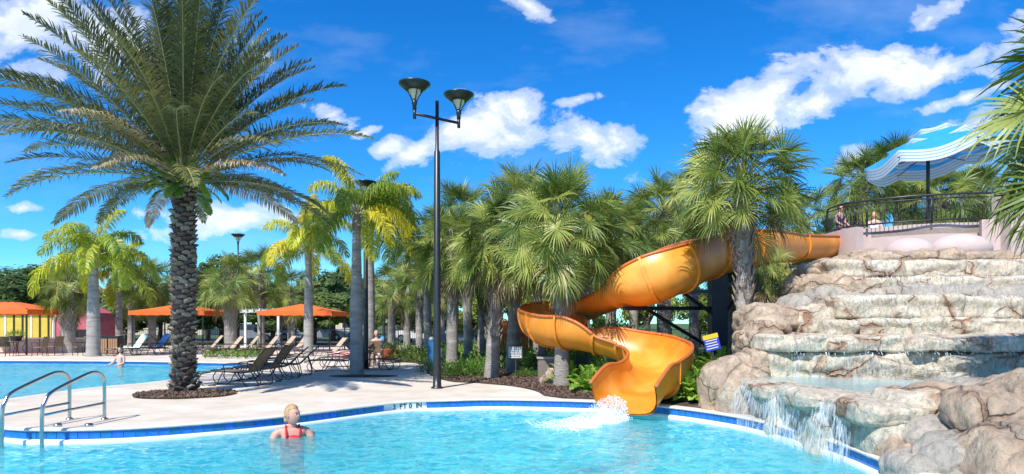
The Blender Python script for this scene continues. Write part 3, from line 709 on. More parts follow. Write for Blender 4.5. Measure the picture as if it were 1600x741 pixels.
# ---------------------------------------------------------------- leaves
def leaf_mat(name, c1, c2, c3, transl=.3, var=.5, rough=.42, spec=.5):
    m, b, p = material(name); nt = m.node_tree
    t = b.n('ShaderNodeTexCoord').outputs['Object']
    oi = b.n('ShaderNodeObjectInfo'); geo = b.n('ShaderNodeNewGeometry')
    rnd = b.m('FRACT', b.m('ADD', geo.outputs['Random Per Island'], oi.outputs['Random']))
    n1 = b.n('ShaderNodeTexNoise', ins={0: t, 2: 2.2, 3: 3.})
    col = b.mix(rnd, c1, c2)
    col = b.mix(b.ramp(b.m('ADD', b.m('MULTIPLY', n1.outputs[0], .6), b.m('MULTIPLY', oi.outputs['Random'], .4)), [(.45, 0), (.72, 1)]), col, c3)
    col = b.n('ShaderNodeHueSaturation', ins={2: b.m('ADD', b.m('MULTIPLY', oi.outputs['Random'], var), 1-var/2), 4: col}).outputs[0]
    nt.links.new(col, p.inputs['Base Color']); p.inputs['Roughness'].default_value = rough; p.inputs['Specular IOR Level'].default_value = spec
    tr = b.n('ShaderNodeBsdfTranslucent'); nt.links.new(col, tr.inputs[0])
    mx = b.n('ShaderNodeMixShader', ins={0: transl, 1: p.outputs[0], 2: tr.outputs[0]})
    nt.links.new(mx.outputs[0], nt.nodes['Material Output'].inputs[0]); return m
m_fan = leaf_mat('fan_palm_leaf', (.06, .12, .018), (.22, .30, .05), (.38, .41, .10), .34, rough=.42, spec=.45)
m_fandead = leaf_mat('dry_fan_leaf', (.30, .22, .12), (.22, .16, .09), (.26, .26, .08), .2)
m_date = leaf_mat('date_palm_leaf', (.06, .09, .03), (.13, .16, .06), (.20, .19, .06), .24, rough=.45, spec=.4)
m_dateold = leaf_mat('old_date_frond', (.28, .24, .10), (.17, .19, .06), (.38, .27, .15), .2)
m_queen = leaf_mat('queen_palm_leaf', (.22, .35, .03), (.36, .45, .03), (.50, .50, .03), .38)
m_queeny = leaf_mat('yellow_queen_leaf', (.50, .50, .02), (.38, .45, .03), (.62, .52, .03), .4)
m_queeng = leaf_mat('green_queen_leaf', (.18, .31, .03), (.30, .40, .05), (.48, .46, .04), .4)
m_rachis = mat('leaf_stalk', (.30, .32, .12), (.38, .34, .16), 3., .5, var=.5)
m_tree = leaf_mat('tree_leaf', (.11, .18, .035), (.19, .26, .05), (.25, .29, .06), .45, rough=.8, spec=.1)
m_tree2 = leaf_mat('tree_leaf_blue', (.09, .16, .06), (.14, .21, .07), (.18, .24, .08), .4, rough=.8, spec=.1)
m_shrub = leaf_mat('shrub_leaf', (.11, .26, .03), (.19, .35, .04), (.27, .39, .06), .35)
m_cover = leaf_mat('ground_cover_leaf', (.10, .19, .03), (.17, .26, .04), (.24, .28, .05), .3)
m_trunkg = mat('grey_palm_trunk', (.37, .33, .29), (.25, .22, .19), 5., .9, .05, stretch=(1, 1, 3), c3=(.43, .39, .35))
m_trunkq = mat('smooth_palm_trunk', (.40, .37, .34), (.30, .28, .26), 3., .85, .03, stretch=(1, 1, 5), c3=(.22, .20, .18))
m_boot = mat('leaf_base_husk', (.36, .31, .24), (.22, .18, .135), 4., .9, .03, var=.7)
m_dboot = mat('date_leaf_base', (.15, .12, .095), (.06, .045, .035), 9., .95, .06, var=1.3, c3=(.30, .26, .21))
m_dtrunk = mat('date_trunk', (.075, .055, .04), (.045, .032, .025), 6., .95, .06)
m_bark = mat('tree_bark', (.12, .09, .07), (.07, .055, .045), 4., .95, .05, stretch=(1, 1, .3))

def vdroop(dv, g): v = dv+Vector((0, 0, -g)); return v.normalized()
def curve_rachis(L, th0, k, n=10, pw=1.0):
    pts = [Vector((0, 0, 0))]; th = th0; ds = L/n; tan = []
    for i in range(n):
        s_ = (i+.5)/n; tan.append(Vector((math.cos(th), 0, math.sin(th))))
        pts.append(pts[-1]+tan[-1]*ds); th -= k/n*max(.25, math.cos(th))*(.35+1.3*s_**pw)
        th = max(th, -R(88))
    tan.append(tan[-1]); return pts, tan
def feather(name, L, th0, k, nl, ll, m, g=.25, vang=35, wid=.028, start=.18, jit=.15, seed=0, plum=0., fwd=.75, rr=.022, pw=1.0):
    rs = random.Random(seed); pts, tan = curve_rachis(L, R(th0), k, 12, pw); b = MB()
    b.tube(pts, [rr*(1-.8*i/12) for i in range(13)], 5, mi=0)
    for i in range(nl):
        s_ = start+(1-start)*(i+.5)/nl; f = s_*12; j = min(11, int(f)); p_ = pts[j].lerp(pts[j+1], f-j); t = tan[j].lerp(tan[min(12, j+1)], f-j).normalized()
        side = Vector((0, 1, 0)); up = side.cross(t)*-1
        if up.z < 0 and abs(t.z) < .99: up = -up
        q_ = (s_-start)/(1-start); l = ll*(.45+1.0*math.sin(math.pi*min(1, q_*.92+.12))**.7*.6)*(1 if q_ < .85 else 1-.45*(q_-.85)/.15)
        for sg in (-1, 1):
            va = R(vang+rs.uniform(-12, 12)+plum*rs.uniform(-45, 45)); fw = fwd*(.5+.9*q_)+rs.uniform(-jit, jit)
            d0 = (side*sg*math.cos(va)+up*math.sin(va)+t*fw).normalized()
            d1 = vdroop(d0, g*.6+rs.uniform(0, .1)); d2 = vdroop(d1, g*1.6+rs.uniform(0, .2)); lj = l*rs.uniform(.85, 1.12)
            wv = t.cross(d0).cross(d0).normalized() if t.cross(d0).length > .01 else t
            wv = (wv+up*rs.uniform(-.4, .4)).normalized()*wid/2
            a = p_; c = a+d0*lj*.35; e = c+d1*lj*.35; h = e+d2*lj*.3
            b.add([a-wv*.6, a+wv*.6, c-wv, c+wv, e-wv*.75, e+wv*.75, h], [(0, 1, 3, 2), (2, 3, 5, 4), (4, 5, 6)], 1)
    return b.mesh(name, [m_rachis, m], False)
def fan(name, Lp, rad, th0, k, m, seed=0, nseg=40, droop=.5, spread=160, roll=0, pitch=0):
    rs = random.Random(seed); pts, tan = curve_rachis(Lp, R(th0), k, 5); b = MB()
    b.tube(pts, [.020]*3+[.015, .012, .009], 5, mi=0)
    t = tan[-1]; side = Vector((0, 1, 0)); up = t.cross(side)
    if up.z < 0: up = -up
    side = up.cross(t)
    Q = Matrix.Rotation(R(roll), 3, t)@Matrix.Rotation(R(pitch), 3, side); t = Q@t; up = Q@up; side = Q@side
    o = pts[-1]; costa = .30*rad
    for i in range(nseg):
        q_ = (i+.5)/nseg*2-1; a = R(spread)*q_; st = o+t*costa*(1-abs(q_))*.8
        dv = (t*math.cos(a)+side*math.sin(a)).normalized()
        dv = (dv+up*(.22*abs(math.sin(a))+rs.uniform(-.10, .10))).normalized()
        l = rad*(1-.25*abs(q_)**2)*rs.uniform(.82, 1.10)
        d1 = vdroop(dv, .08*droop); d2 = vdroop(d1, (.35+rs.uniform(-.1, .35))*droop); d3 = vdroop(d2, (1.0+rs.uniform(-.5, .9))*droop)
        wv = up.cross(dv).normalized(); ww = l*math.tan(R(spread)/nseg)
        wv = wv+up*rs.choice((-.5, .5, .2, -.2))
        p0 = st; p1 = st+d1*l*.42; p2 = p1+d2*l*.30; p3 = p2+d3*l*.28
        b.add([p0-wv*.006, p0+wv*.006, p1-wv*ww*.34, p1+wv*ww*.34, p2-wv*ww*.20, p2+wv*ww*.20, p3], [(0, 1, 3, 2), (2, 3, 5, 4), (4, 5, 6)], 1)
    return b.mesh(name, [m_rachis, m], False)
ELV = (82, 66, 50, 34, 18, 0, -20, -42)
FANS = {(e, v): fan('fan_leaf', .90, .64, e, .60, m_fan, seed=e*3+v, nseg=40, droop=.18+.35*(1-abs(e)/90), roll=(0, 55, -50, 15)[v], pitch=(10, 30, 20, 45)[v]) for e in ELV for v in (0, 1, 2, 3)}
FAND = {e: fan('dead_leaf', .8, .8, e, 1.0, m_fandead, seed=e, nseg=28, droop=1.6, spread=120) for e in (-20, -50, -72)}
def make_trunk(h, r0, r1, m, lean=(0, 0), rings=0, flare=.25, n=14, bul=0., seed=0, name='trunk', parent=None):
    b = MB(); prof = []; N = max(18, int(h/.09)); vs = []
    for i in range(N+1):
        s_ = i/N; r = r0+(r1-r0)*s_+flare*r0*math.exp(-s_*h/.18)+bul*math.sin(math.pi*min(1, s_*1.1))
        if rings: r *= 1+.025*(1 if (i % 3) == 0 else 0)
        for k in range(n):
            a = 2*math.pi*k/n; rr = r*(1+.05*noise.noise(Vector((math.cos(a)*1.5, math.sin(a)*1.5, s_*h*3+seed))))
            vs.append((rr*math.cos(a)+lean[0]*s_**1.5, rr*math.sin(a)+lean[1]*s_**1.5, s_*h))
    b.add(vs, [(i*n+k, i*n+(k+1) % n, (i+1)*n+(k+1) % n, (i+1)*n+k) for i in range(N) for k in range(n)])
    return b.build(name, m, parent, smooth=True)
def crown_at(root, z, lean, n, meshes, sc, rs, lo=-45, hi=84, pick=None, rbase=.1, az0=0, name=None, pwr=1.0):
    for i in range(n):
        f = (i+.5)/n; el = hi+(lo-hi)*f**pwr+rs.uniform(-6, 6); az = az0+i*2.39996+rs.uniform(-.2, .2)
        me = pick(el, i); s_ = sc*rs.uniform(.86, 1.12)*(1-.10*(1-f))
        link(name or me.name.split('.')[0], me, root, (lean[0]+rbase*math.cos(az)*f, lean[1]+rbase*math.sin(az)*f, z-.35*f*sc+.1), (rs.uniform(-.12, .12), rs.uniform(-.08, .08), az), s_)
def near_el(el, keys): return min(keys, key=lambda e: abs(e-el))
def sabal(px, base, Y, crown_py, label, n=34, sc=1.0, r=.19, lo=-38, lean=0, boots=True, dead=4, x=None, seed=0, cat='palm tree', group='fan palms around the slide and deck'):
    rs = random.Random(seed*17+3); g = P(px, base, Y); gx = x if x is not None else g.x
    h = P(px, crown_py, Y).z-.1; root = thing('fan_palm', label, cat, (gx, Y, 0), 0, group)
    make_trunk(h, r*1.05, r*.92, m_trunkg, (lean, 0), parent=root, seed=seed)
    if boots:
        b = MB(); z0 = h*(.42 if boots is True else boots); k = 0; z = z0
        while z < h-.05:
            a = k*2.39996; f = z/h; c = Vector((lean*f**1.5, 0, z)); dr = Vector((math.cos(a), math.sin(a), 0)); sd = Vector((-dr.y, dr.x, 0)); l = .30*rs.uniform(.8, 1.25)*(r/.19)
            for sg in (-1, 1):
                s0 = c+dr*r*.9+sd*sg*.02; s1 = c+dr*(r+.035)+sd*sg*.09*(r/.19)+Vector((0, 0, l*.55)); s2 = c+dr*(r+.07)+sd*sg*.02+Vector((0, 0, l))
                b.tube([s0-Vector((0, 0, .05)), s0+dr*.04+Vector((0, 0, l*.2)), s1 if sg > 0 else s1, s1+dr*.04+Vector((0, 0, .10))], [.03, .034, .026, .012], 4)
            k += 1; z += .055 if Y < 22 else .08
        stuff(b.build('leaf_bases', m_boot, root))
    def pick(el, i): return FANS[(near_el(el, ELV), rs.randrange(4))]
    n = int(n*1.85); r *= .84
    crown_at(root, h, (lean, 0), n, FANS, sc, rs, lo=lo, hi=84, pick=pick, az0=seed, name='fan_leaf')
    for i in range(dead):
        link('dead_leaf', FAND[rs.choice((-20, -50, -72))], root, (lean, 0, h-.35), (0, 0, rs.uniform(0, 6.28)), sc*rs.uniform(.8, 1.05))
    return root
# near row
sabal(878, 603, 16.3, 352, 'tall fan palm whose grey trunk stands before the left bend of the orange slide', 44, 1.15, .185, boots=.45, dead=5, seed=1)
sabal(1162, 560, 14.6, 285, 'fan palm with crisscross husks crossing in front of the upper orange slide', 42, 1.08, .17, lo=-22, boots=.42, dead=3, seed=2)
sabal(768, 592, 18.4, 372, 'fan palm with split husks just right of the tall black lamp post', 36, 1.1, .19, boots=.25, dead=6, seed=3, lean=.35)
sabal(706, 575, 21.5, 385, 'fan palm rising from shrubs right beside the tall black lamp post', 34, 1.12, .20, boots=.6, dead=5, seed=4, lean=.1)
sabal(732, 565, 24.5, 340, 'fan palm with dark slim trunk second behind the lamp post', 32, 1.15, .17, boots=.5, dead=5, seed=5, lean=-.2)
sabal(752, 562, 25.8, 410, 'fan palm third behind the lamp post with pale leaning trunk', 30, 1.1, .18, boots=.4, dead=5, seed=6, lean=.2)
sabal(800, 580, 20.3, 330, 'fan palm with dark smooth trunk behind the small white sign', 36, 1.15, .19, boots=.75, dead=4, seed=7, lean=.3)
sabal(955, 560, 20.5, 362, 'fan palm standing behind the dip of the orange slide', 34, 1.1, .17, boots=.5, dead=4, seed=8)
sabal(1037, 560, 22.0, 330, 'fan palm with thick pale trunk behind the steel arms of the slide', 32, 1.05, .24, boots=.7, dead=3, seed=9)
sabal(1084, 560, 24.0, 315, 'fan palm behind the slide between the thick trunk and the steel column', 30, 1.1, .18, boots=.6, seed=10)
sabal(1146, 555, 19.6, 400, 'fan palm with pale trunk hidden behind the steel slide column', 24, .9, .22, boots=.8, seed=11, dead=3)
sabal(1178, 555, 19.0, 415, 'short fan palm behind the crisscross trunk, under the slide', 20, .8, .22, boots=.7, seed=12, dead=3)
sabal(1228, 540, 24.0, 408, 'small fan palm showing under the top of the slide beside the rocks', 28, 1.0, .2, boots=.5, seed=13, dead=5)
sabal(1255, 540, 27.0, 345, 'fan palm behind the top end of the orange slide', 30, 1.05, .2, seed=14)
sabal(1345, 540, 27.5, 290, 'fan palm left behind the tiered umbrella', 34, 1.2, .2, seed=15, dead=5)
sabal(1405, 540, 29.5, 262, 'fan palm with its crown top beside the umbrella peak', 34, 1.2, .2, seed=16, dead=5)
sabal(1468, 540, 27.0, 312, 'fan palm directly behind the umbrella pole', 34, 1.15, .2, seed=17, dead=8)
sabal(1530, 540, 27.5, 305, 'yellowing fan palm behind the right end of the railing', 32, 1.15, .2, seed=18, dead=8)
sabal(668, 560, 27.5, 375, 'fan palm at the left end of the grove behind the lamp post', 28, 1.05, .17, boots=.5, seed=19)
sabal(655, 556, 31.0, 420, 'lower fan palm at far left of the grove', 24, 1.1, .17, boots=.5, seed=20)
sabal(840, 570, 25.0, 352, 'fan palm behind the orange slide bend, its trunk hidden', 30, 1.15, .18, boots=.5, seed=21)
sabal(915, 570, 26.0, 372, 'fan palm deep behind the tall near palm', 28, 1.15, .18, boots=.5, seed=22)
sabal(990, 565, 27., 362, 'fan palm deep behind the slide between two taller ones', 28, 1.1, .18, boots=.5, seed=23)
# far row beyond the deck
sabal(360, 545, 36, 437, 'fan palm with patterned thick trunk next to the single lamp post', 26, 1.25, .32, boots=.3, seed=24)
sabal(408, 540, 42, 425, 'slim fan palm right of the single lamp post', 24, 1.3, .22, boots=.5, seed=25)
sabal(106, 552, 34, 448, 'short fan palm with husky trunk by the pink building', 28, 1.15, .34, boots=.3, seed=26, dead=6)
sabal(238, 548, 40, 442, 'fan palm over the middle orange canopy', 26, 1.3, .22, seed=27, dead=6)
sabal(205, 545, 44, 452, 'low fan palm left of the middle orange canopy', 22, 1.2, .22, seed=28, dead=3)
sabal(612, 556, 33, 450, 'fan palm with thin trunk behind the seated bather', 22, 1.1, .2, boots=.6, seed=29)
sabal(455, 545, 41, 455, 'dull green fan palm over the right orange canopy', 24, 1.2, .22, seed=30, dead=4)
sabal(636, 548, 37, 452, 'yellow green fan palm behind the hedge left of the tall lamp', 22, 1.1, .2, boots=.6, seed=31)
sabal(690, 545, 40, 440, 'far fan palm in the gap left of the grove', 22, 1.2, .2, boots=.6, seed=32)
# close palm at the right edge: crown hangs into view, trunk outside
sabal(1825, 600, 7.4, 140, 'close fan palm hanging its drooping leaves in at the right edge', 44, 1.32, .2, boots=.4, dead=2, seed=33)

# ---- feather palms
DK = (85, 70, 55, 40, 25, 8, -12, -35)
DATE = {e: feather('date_frond', 4.5, e, .95, 132, .46, m_date, g=.16, vang=30, wid=.026, seed=e, pw=1.5, jit=.45, plum=.5) for e in DK}
DATE2 = {e: feather('date_frond', 4.5, e, 1.0, 112, .46, m_date, g=.28, vang=25, wid=.026, seed=e+1, pw=1.6, jit=.35, plum=.4) for e in DK}
DOLD = {e: feather('old_frond', 4.4, e, .9, 84, .48, m_dateold, g=.7, vang=5, wid=.036, seed=e+2, plum=.3) for e in (40, 25, 8, -12)}
dx, dy = G(287, 613).x, G(287, 613).y
dp = thing('date_palm', 'massive date palm with dark shaggy trunk and huge feathery crown standing between the two pools', 'palm tree', (dx, dy, 0))
H = P(287, 292, dy).z
make_trunk(H, .225, .215, m_dtrunk, flare=.55, n=20, parent=dp)
b = MB()
lb = MB(); lb.add([(0, -.075, -.05), (0, .075, -.05), (.075, -.055, .03), (.075, .055, .03), (.115, -.028, .075), (.115, .028, .075), (.02, -.09, .05), (.02, .09, .05), (.04, 0, .095)],
  [(0, 2, 3, 1), (2, 4, 5, 3), (0, 6, 2), (1, 3, 7), (6, 4, 2), (3, 5, 7), (6, 8, 4), (4, 8, 5), (5, 8, 7)]); lb_me = lb.mesh('leaf_base', m_dboot, False)
rs = random.Random(3); k = 0; NBT = 292
for i in range(NBT):
    z = .04+(H-.06)*(i/NBT); a = i*2.39996*1.0; rr = .225+(-.01)*z/H+.14*math.exp(-z/.18)-.03
    link('leaf_base', lb_me, dp, (rr*math.cos(a), rr*math.sin(a), z), (rs.uniform(-.2, .2), rs.uniform(-.25, .25), a+rs.uniform(-.2, .2)), (rs.uniform(.8, 1.3), rs.uniform(1.0, 1.35), rs.uniform(.7, 1.1)))
rs = random.Random(12)
ND = 110
for i in range(ND):
    f = (i+.5)/ND; el = 87-86*f**1.05+rs.uniform(-5, 5); az = i*2.39996+.6
    old = (f > .55 and i % 3 == 0)
    D_ = DOLD if old else (DATE if f < .6 else DATE2)
    me = D_[near_el(el, D_.keys())]; s_ = rs.uniform(.88, 1.06)*(.9 if f > .85 else 1)
    link(me.name.split('.')[0], me, dp, (.16*math.cos(az)*f, .16*math.sin(az)*f, H+.1+.35*(1-f)), (rs.uniform(-.22, .22), rs.uniform(-.12, .12), az+rs.uniform(-.2, .2)), s_*rs.uniform(.85, 1.0))
# young shoots and ferns at the crown base
FERN = [feather('boot_fern_leaf', .75, e, 1.6, 22, .16, m_shrub, g=.2, vang=10, wid=.05, seed=e, rr=.008) for e in (60, 30, 0)]
for i in range(56):
    a = i*2.39996; link('boot_fern_leaf', FERN[i % 3], dp, (.27*math.cos(a), .27*math.sin(a), H-.18+.5*rs.random()), (0, 0, a), rs.uniform(.7, 1.15))
QK = (80, 62, 45, 28, 8)
def qset(m): return {e: feather('arching_frond', 2.9, e, 2.9, 100, .70, m, g=1.7, vang=8, wid=.042, seed=e+5, plum=1., fwd=.5, rr=.025) for e in QK}
QG, QY, QQ = qset(m_queeng), qset(m_queeny), qset(m_queen)
def queen(px, base, Y, cpy, label, mixs, n=15, sc=1., r=.2, bul=.03, seed=0, az=None):
    rs = random.Random(seed); h = P(px, cpy, Y).z; root = thing('feather_palm', label, 'palm tree', (P(px, 505, Y).x, Y, 0), 0, 'feather palms with smooth grey trunks')
    make_trunk(h-.5, r*1.12, r*.70, m_trunkq, rings=1, flare=.2, bul=bul, parent=root, seed=seed, n=16)
    MB().lathe([(r*.70, h-.55), (r*.85, h-.4), (r*.7, h), (r*.3, h+.25), (.02, h+.35)], n=12).build('crownshaft', m_boot if seed % 2 else m_rachis, root, smooth=True)
    for i in range(n):
        f = (i+.5)/n; el = 80-78*f+rs.uniform(-5, 5); a = (i*2.39996+seed) if az is None else az[i % len(az)]+rs.uniform(-.2, .2)
        D_ = mixs[rs.randrange(len(mixs))]; me = D_[near_el(el, QK)]
        link('arching_frond', me, root, (0, 0, h), (rs.uniform(-.1, .1), 0, a), sc*rs.uniform(.85, 1.1))
    return root
queen(557, 586, 19.9, 335, 'feather palm with stout grey trunk and bright yellow green fronds at the deck centre', (QQ, QY, QQ), 17, .80, .175, seed=41, az=(3.3, 2.9, 3.6, .1, -.3, 1.6, .6, 4.5))
queen(577, 563, 24.5, 345, 'feather palm with yellow fronds rising directly behind the stout grey trunk', (QY, QQ), 15, .92, .20, seed=42, az=(0, .3, -.4, -.2, .5, 1.4, 5.0, 3.6))
queen(482, 556, 31., 392, 'feather palm with pale trunk in front of the right orange canopy', (QQ, QG, QY), 13, 1.0, .20, seed=43)
queen(146, 557, 30.8, 402, 'feather palm with grey trunk beside the pink building on the far pool side', (QG, QQ), 15, 1.12, .27, seed=44)
queen(186, 548, 38, 435, 'thin feather palm left of the middle orange canopy', (QG, QY), 12, 1.1, .17, seed=45)

# ---------------------------------------------------------------- broadleaf trees beyond the fence
def crown_mesh(seed, n, m, rx=1., rz=1., lobes=17, leaf=.042):
    rs = random.Random(seed); b = MB(); L = []
    for i in range(lobes):
        a = rs.uniform(0, 6.28); q_ = rs.random()**.6*.78; L.append((Vector((q_*math.cos(a)*rx, q_*math.sin(a)*rx, rs.uniform(-.5, .62)*rz)), rs.uniform(.15, .34)))
    vs = []; fs = []
    for i in range(n):
        c, r = L[rs.randrange(lobes)]; v = Vector((rs.gauss(0, 1), rs.gauss(0, 1), rs.gauss(0, 1))).normalized()
        q_ = c+v*r*rs.uniform(.72, 1.04); q_ += v*.12*noise.noise(q_*6)
        s_ = leaf*rs.uniform(.6, 1.5); u_ = Vector((rs.gauss(0, 1), rs.gauss(0, 1), rs.gauss(0, 1))).normalized(); w_ = (v*.6+Vector((0, 0, .4))).cross(u_).normalized(); u_ = w_.cross(v).normalized()
        o = len(vs); vs += [q_-u_*s_, q_+w_*s_*.5, q_+u_*s_, q_-w_*s_*.5]; fs.append((o, o+1, o+2, o+3))
    b.add(vs, fs); return b.mesh('crown', m, False)
CR_ = [crown_mesh(s, 7000, m, rz=z) for s, m, z in ((1, m_tree, .85), (2, m_tree2, 1.0), (3, m_tree, .8), (4, m_tree2, .95))]
LT = ['dark rounded broadleaf tree', 'bluish green airy tree', 'dense dark green tree', 'grey green tall tree']
def tree(px, top, Y, hw, v, where, lab=None):
    z1 = P(px, top, Y).z; rx = hw/1000*Y; h = z1; root = thing('broadleaf_tree', lab or LT[v]+' '+where, 'tree', (P(px, 505, Y).x, Y, 0), 0, 'trees beyond the fence')
    b = MB(); b.tube([(0, 0, 0), (.1, 0, h*.3), (-.05, .1, h*.6)], [.22, .17, .09], 7)
    b.build('trunk', m_bark, root, smooth=True)
    for k in range(4):
        a = k*1.7+v; MB().tube([(.05, 0, h*.28), (rx*.3*math.cos(a), rx*.3*math.sin(a), h*.5), (rx*.55*math.cos(a), rx*.55*math.sin(a), h*.72)], [.10, .06, .03], 5).build('limb', m_bark, root)
    link('crown', CR_[v], root, (0, 0, h*.56), (0, 0, px*.1), (rx*1.15, rx*1.15, h*.50))
for a in ((-40, 420, 56, 90, 0, 'at far left of the picture'), (30, 400, 55, 75, 1, 'above the left orange canopy'), (95, 432, 58, 60, 0, 'behind the short husky palm'), (168, 470, 62, 45, 2, 'between the kiosk palms'),
          (250, 435, 60, 60, 2, 'behind the middle orange canopy'), (325, 385, 58, 50, 3, 'rising right of the shaggy date trunk'), (395, 430, 64, 50, 1, 'behind the single lamp post'),
          (450, 440, 60, 55, 2, 'over the right orange canopy'), (520, 405, 57, 48, 1, 'left of the stout grey palm trunk'), (585, 430, 60, 45, 3, 'behind the pair of grey trunks'),
          (640, 440, 55, 55, 0, 'behind the hedge left of the tall lamp'), (700, 430, 52, 60, 2, 'filling the back of the palm grove'), (770, 425, 48, 62, 0, 'behind the palm grove centre'),
          (850, 430, 46, 60, 2, 'behind the slide bend'), (930, 425, 46, 60, 1, 'behind the dip of the slide'), (1010, 430, 44, 60, 0, 'behind the thick pale trunk'), (1090, 435, 42, 60, 2, 'behind the steel column'), (1170, 440, 42, 60, 0, 'behind the crisscross trunk'), (1240, 440, 42, 60, 3, 'beside the rocks in the gap under the slide')):
    tree(a[0], a[1], a[2], a[3]*(1.25 if a[0] < 640 else .8), *a[4:])

for i, (px, top, Y) in enumerate(((-10, 455, 48), (60, 462, 49), (125, 470, 50), (200, 468, 48), (275, 462, 49), (345, 458, 50), (425, 472, 49), (490, 455, 48), (548, 448, 49), (610, 452, 48), (672, 475, 49), (735, 478, 47.5), (1300, 440, 40), (1380, 430, 40), (1460, 430, 40), (1540, 430, 40))):
    tree(px, top, Y, 62, (i*3+1) % 4, '', 'low bushy tree behind the fence, '+('behind the yellow kiosk', 'left of the husky short palm', 'behind the pink kiosk', 'between two left feather palms', 'under the middle canopy roof line', 'right of the date trunk', 'behind the slim fan palm', 'behind the right canopy', 'left of the stout trunk', 'right of the paired trunks', 'behind the tall lamp', 'in the palm grove shade', 'hidden beyond the platform left end', 'beyond the umbrella left side', 'beyond the umbrella pole', 'beyond the railing right end')[i])
# ---------------------------------------------------------------- shrubs and ground cover
def bush_mesh(seed, n, m, leaf=.05, flat=.8):
    rs = random.Random(seed); b = MB()
    for i in range(n):
        v = Vector((rs.gauss(0, 1), rs.gauss(0, 1), abs(rs.gauss(0, 1)))).normalized(); q_ = v*rs.uniform(.45, 1.0)*(1+.25*noise.noise(v*2.5+Vector((seed, 0, 0))))
        q_.z *= flat; s_ = leaf*rs.uniform(.7, 1.5); dv = (v+Vector((rs.gauss(0, .5), rs.gauss(0, .5), rs.uniform(0, .8)))).normalized(); sd = dv.cross(Vector((rs.gauss(0, 1), rs.gauss(0, 1), .3))).normalized()
        b.add([q_, q_+dv*s_*.9+sd*s_*.45, q_+dv*s_*2, q_+dv*s_*.9-sd*s_*.45], [(0, 1, 2, 3)])
    return b.mesh('leaves', m, False)
BU = [bush_mesh(s, 900, m) for s, m in ((1, m_shrub), (2, m_cover), (3, m_shrub))]
def bush(px, py, Y, hw, hh, v, label):
    q = G(px, py) if Y is None else P(px, 505, Y); root = thing('shrub', label, 'shrub', (q.x, q.y, 0), random.uniform(0, 6), 'shrubs around the slide and grove')
    r = hw/1000*q.y; h = hh/1000*q.y
    b = MB()
    for k in range(5): b.tube([(0, 0, 0), (r*.35*math.cos(k*1.3), r*.35*math.sin(k*1.3), h*.6)], [.02, .008], 4)
    stuff(b.build('stems', m_bark, root)); link('leaves', BU[v], root, (0, 0, .03), None, (r, r, h*1.15))
# strappy clumps at the slide foot
m_strap = leaf_mat('strap_leaf', (.15, .36, .03), (.25, .46, .05), (.36, .52, .07), .4)
CLK = (78, 62, 48, 32, 15)
STR = {e: feather('strap_leaf', .62, e, 1.3, 16, .13, m_strap, g=.25, vang=20, wid=.035, seed=e, rr=.006, start=.1) for e in CLK}
def clump(px, py, label, n=26, sc=1., Y=None):
    q = G(px, py) if Y is None else P(px, 505, Y); root = thing('fern_clump', label, 'plant', (q.x, q.y, .01), 0, 'green fern clumps by the slide')
    for i in range(n):
        el = 80-66*(i+.5)/n; link('fern_leaf', STR[near_el(el, CLK)], root, (0, 0, 0), (0, 0, i*2.39996), sc*random.uniform(.75, 1.15))
clump(918, 612, 'bright fern clump at the left side of the slide foot', 30, 1.05)
clump(945, 607, 'bright fern clump tucked beneath the last slide bend', 30, 1.2)
clump(968, 600, 'fern clump in shade under the slide', 26, 1.2)
clump(1072, 628, 'fern clump right of the slide foot by the pool coping', 28, 1.)
clump(1090, 612, 'fern clump between slide foot and first boulder', 30, 1.2)
clump(1122, 600, 'tall fern clump below the blue and yellow sign', 34, 1.55)
clump(1100, 590, 'fern clump behind the slide foot left of the sign', 30, 1.5)
clump(1150, 606, 'fern clump at the base of the crisscross palm', 28, 1.4)
clump(1100, 628, 'bright fern clump in front of the first boulder, right of the slide', 30, 1.3)
clump(890, 602, 'bright fern clump just right of the tall near palm trunk', 28, 1.1)
clump(1082, 622, 'leafy fern clump left of the first boulder', 30, 1.2)
clump(1010, 598, 'fern clump under the slide channel', 26, 1.2)
for i, (px, py, hw, hh, v, l) in enumerate(((725, 590, 36, 30, 0, 'low green shrub beside the tall lamp base'), (700, 588, 28, 24, 1, 'low shrub right behind the tall lamp post'), (750, 586, 30, 34, 2, 'shrub at the foot of the split husk palm'), (668, 584, 18, 24, 1, 'small shrub left of the tall lamp base'),
     (628, 562, 34, 26, 1, 'clipped hedge shrub at left end of the bed'), (655, 566, 34, 28, 1, 'hedge shrub left of the lamp post'), (610, 556, 24, 22, 1, 'hedge shrub behind the red pot'), (690, 566, 30, 32, 0, 'shrub behind the lamp between trunks'), (745, 566, 44, 36, 0, 'leafy shrub under the grove'), (800, 572, 40, 40, 2, 'dark shrub behind the white sign'),
     (842, 578, 34, 34, 0, 'dark shrub above the stone box'), (905, 570, 40, 40, 2, 'shrub behind the tall near trunk'), (955, 560, 56, 52, 0, 'round shrub under the slide dip'), (1000, 560, 50, 46, 0, 'shrub behind the slide channel'), (1060, 562, 46, 40, 2, 'shrub behind the last slide turn'), (820, 590, 22, 14, 2, 'low shade plant by the sign post'))):
    bush(px, py, None, hw, hh, v, l)
# bushy small tree growing inside the slide curve
root = thing('young_tree', 'bushy young tree with fine green leaves growing inside the slide curve', 'tree', (P(955, 505, 16.9).x, 16.9, 0))
MB().tube([(0, 0, 0), (.05, 0, .7), (0, 0, 1.3)], [.05, .04, .02], 6).build('trunk', m_bark, root)
link('leaves', bush_mesh(9, 3200, m_shrub, .035, 1.), root, (0, 0, .75), None, (1.0, .7, 1.0))
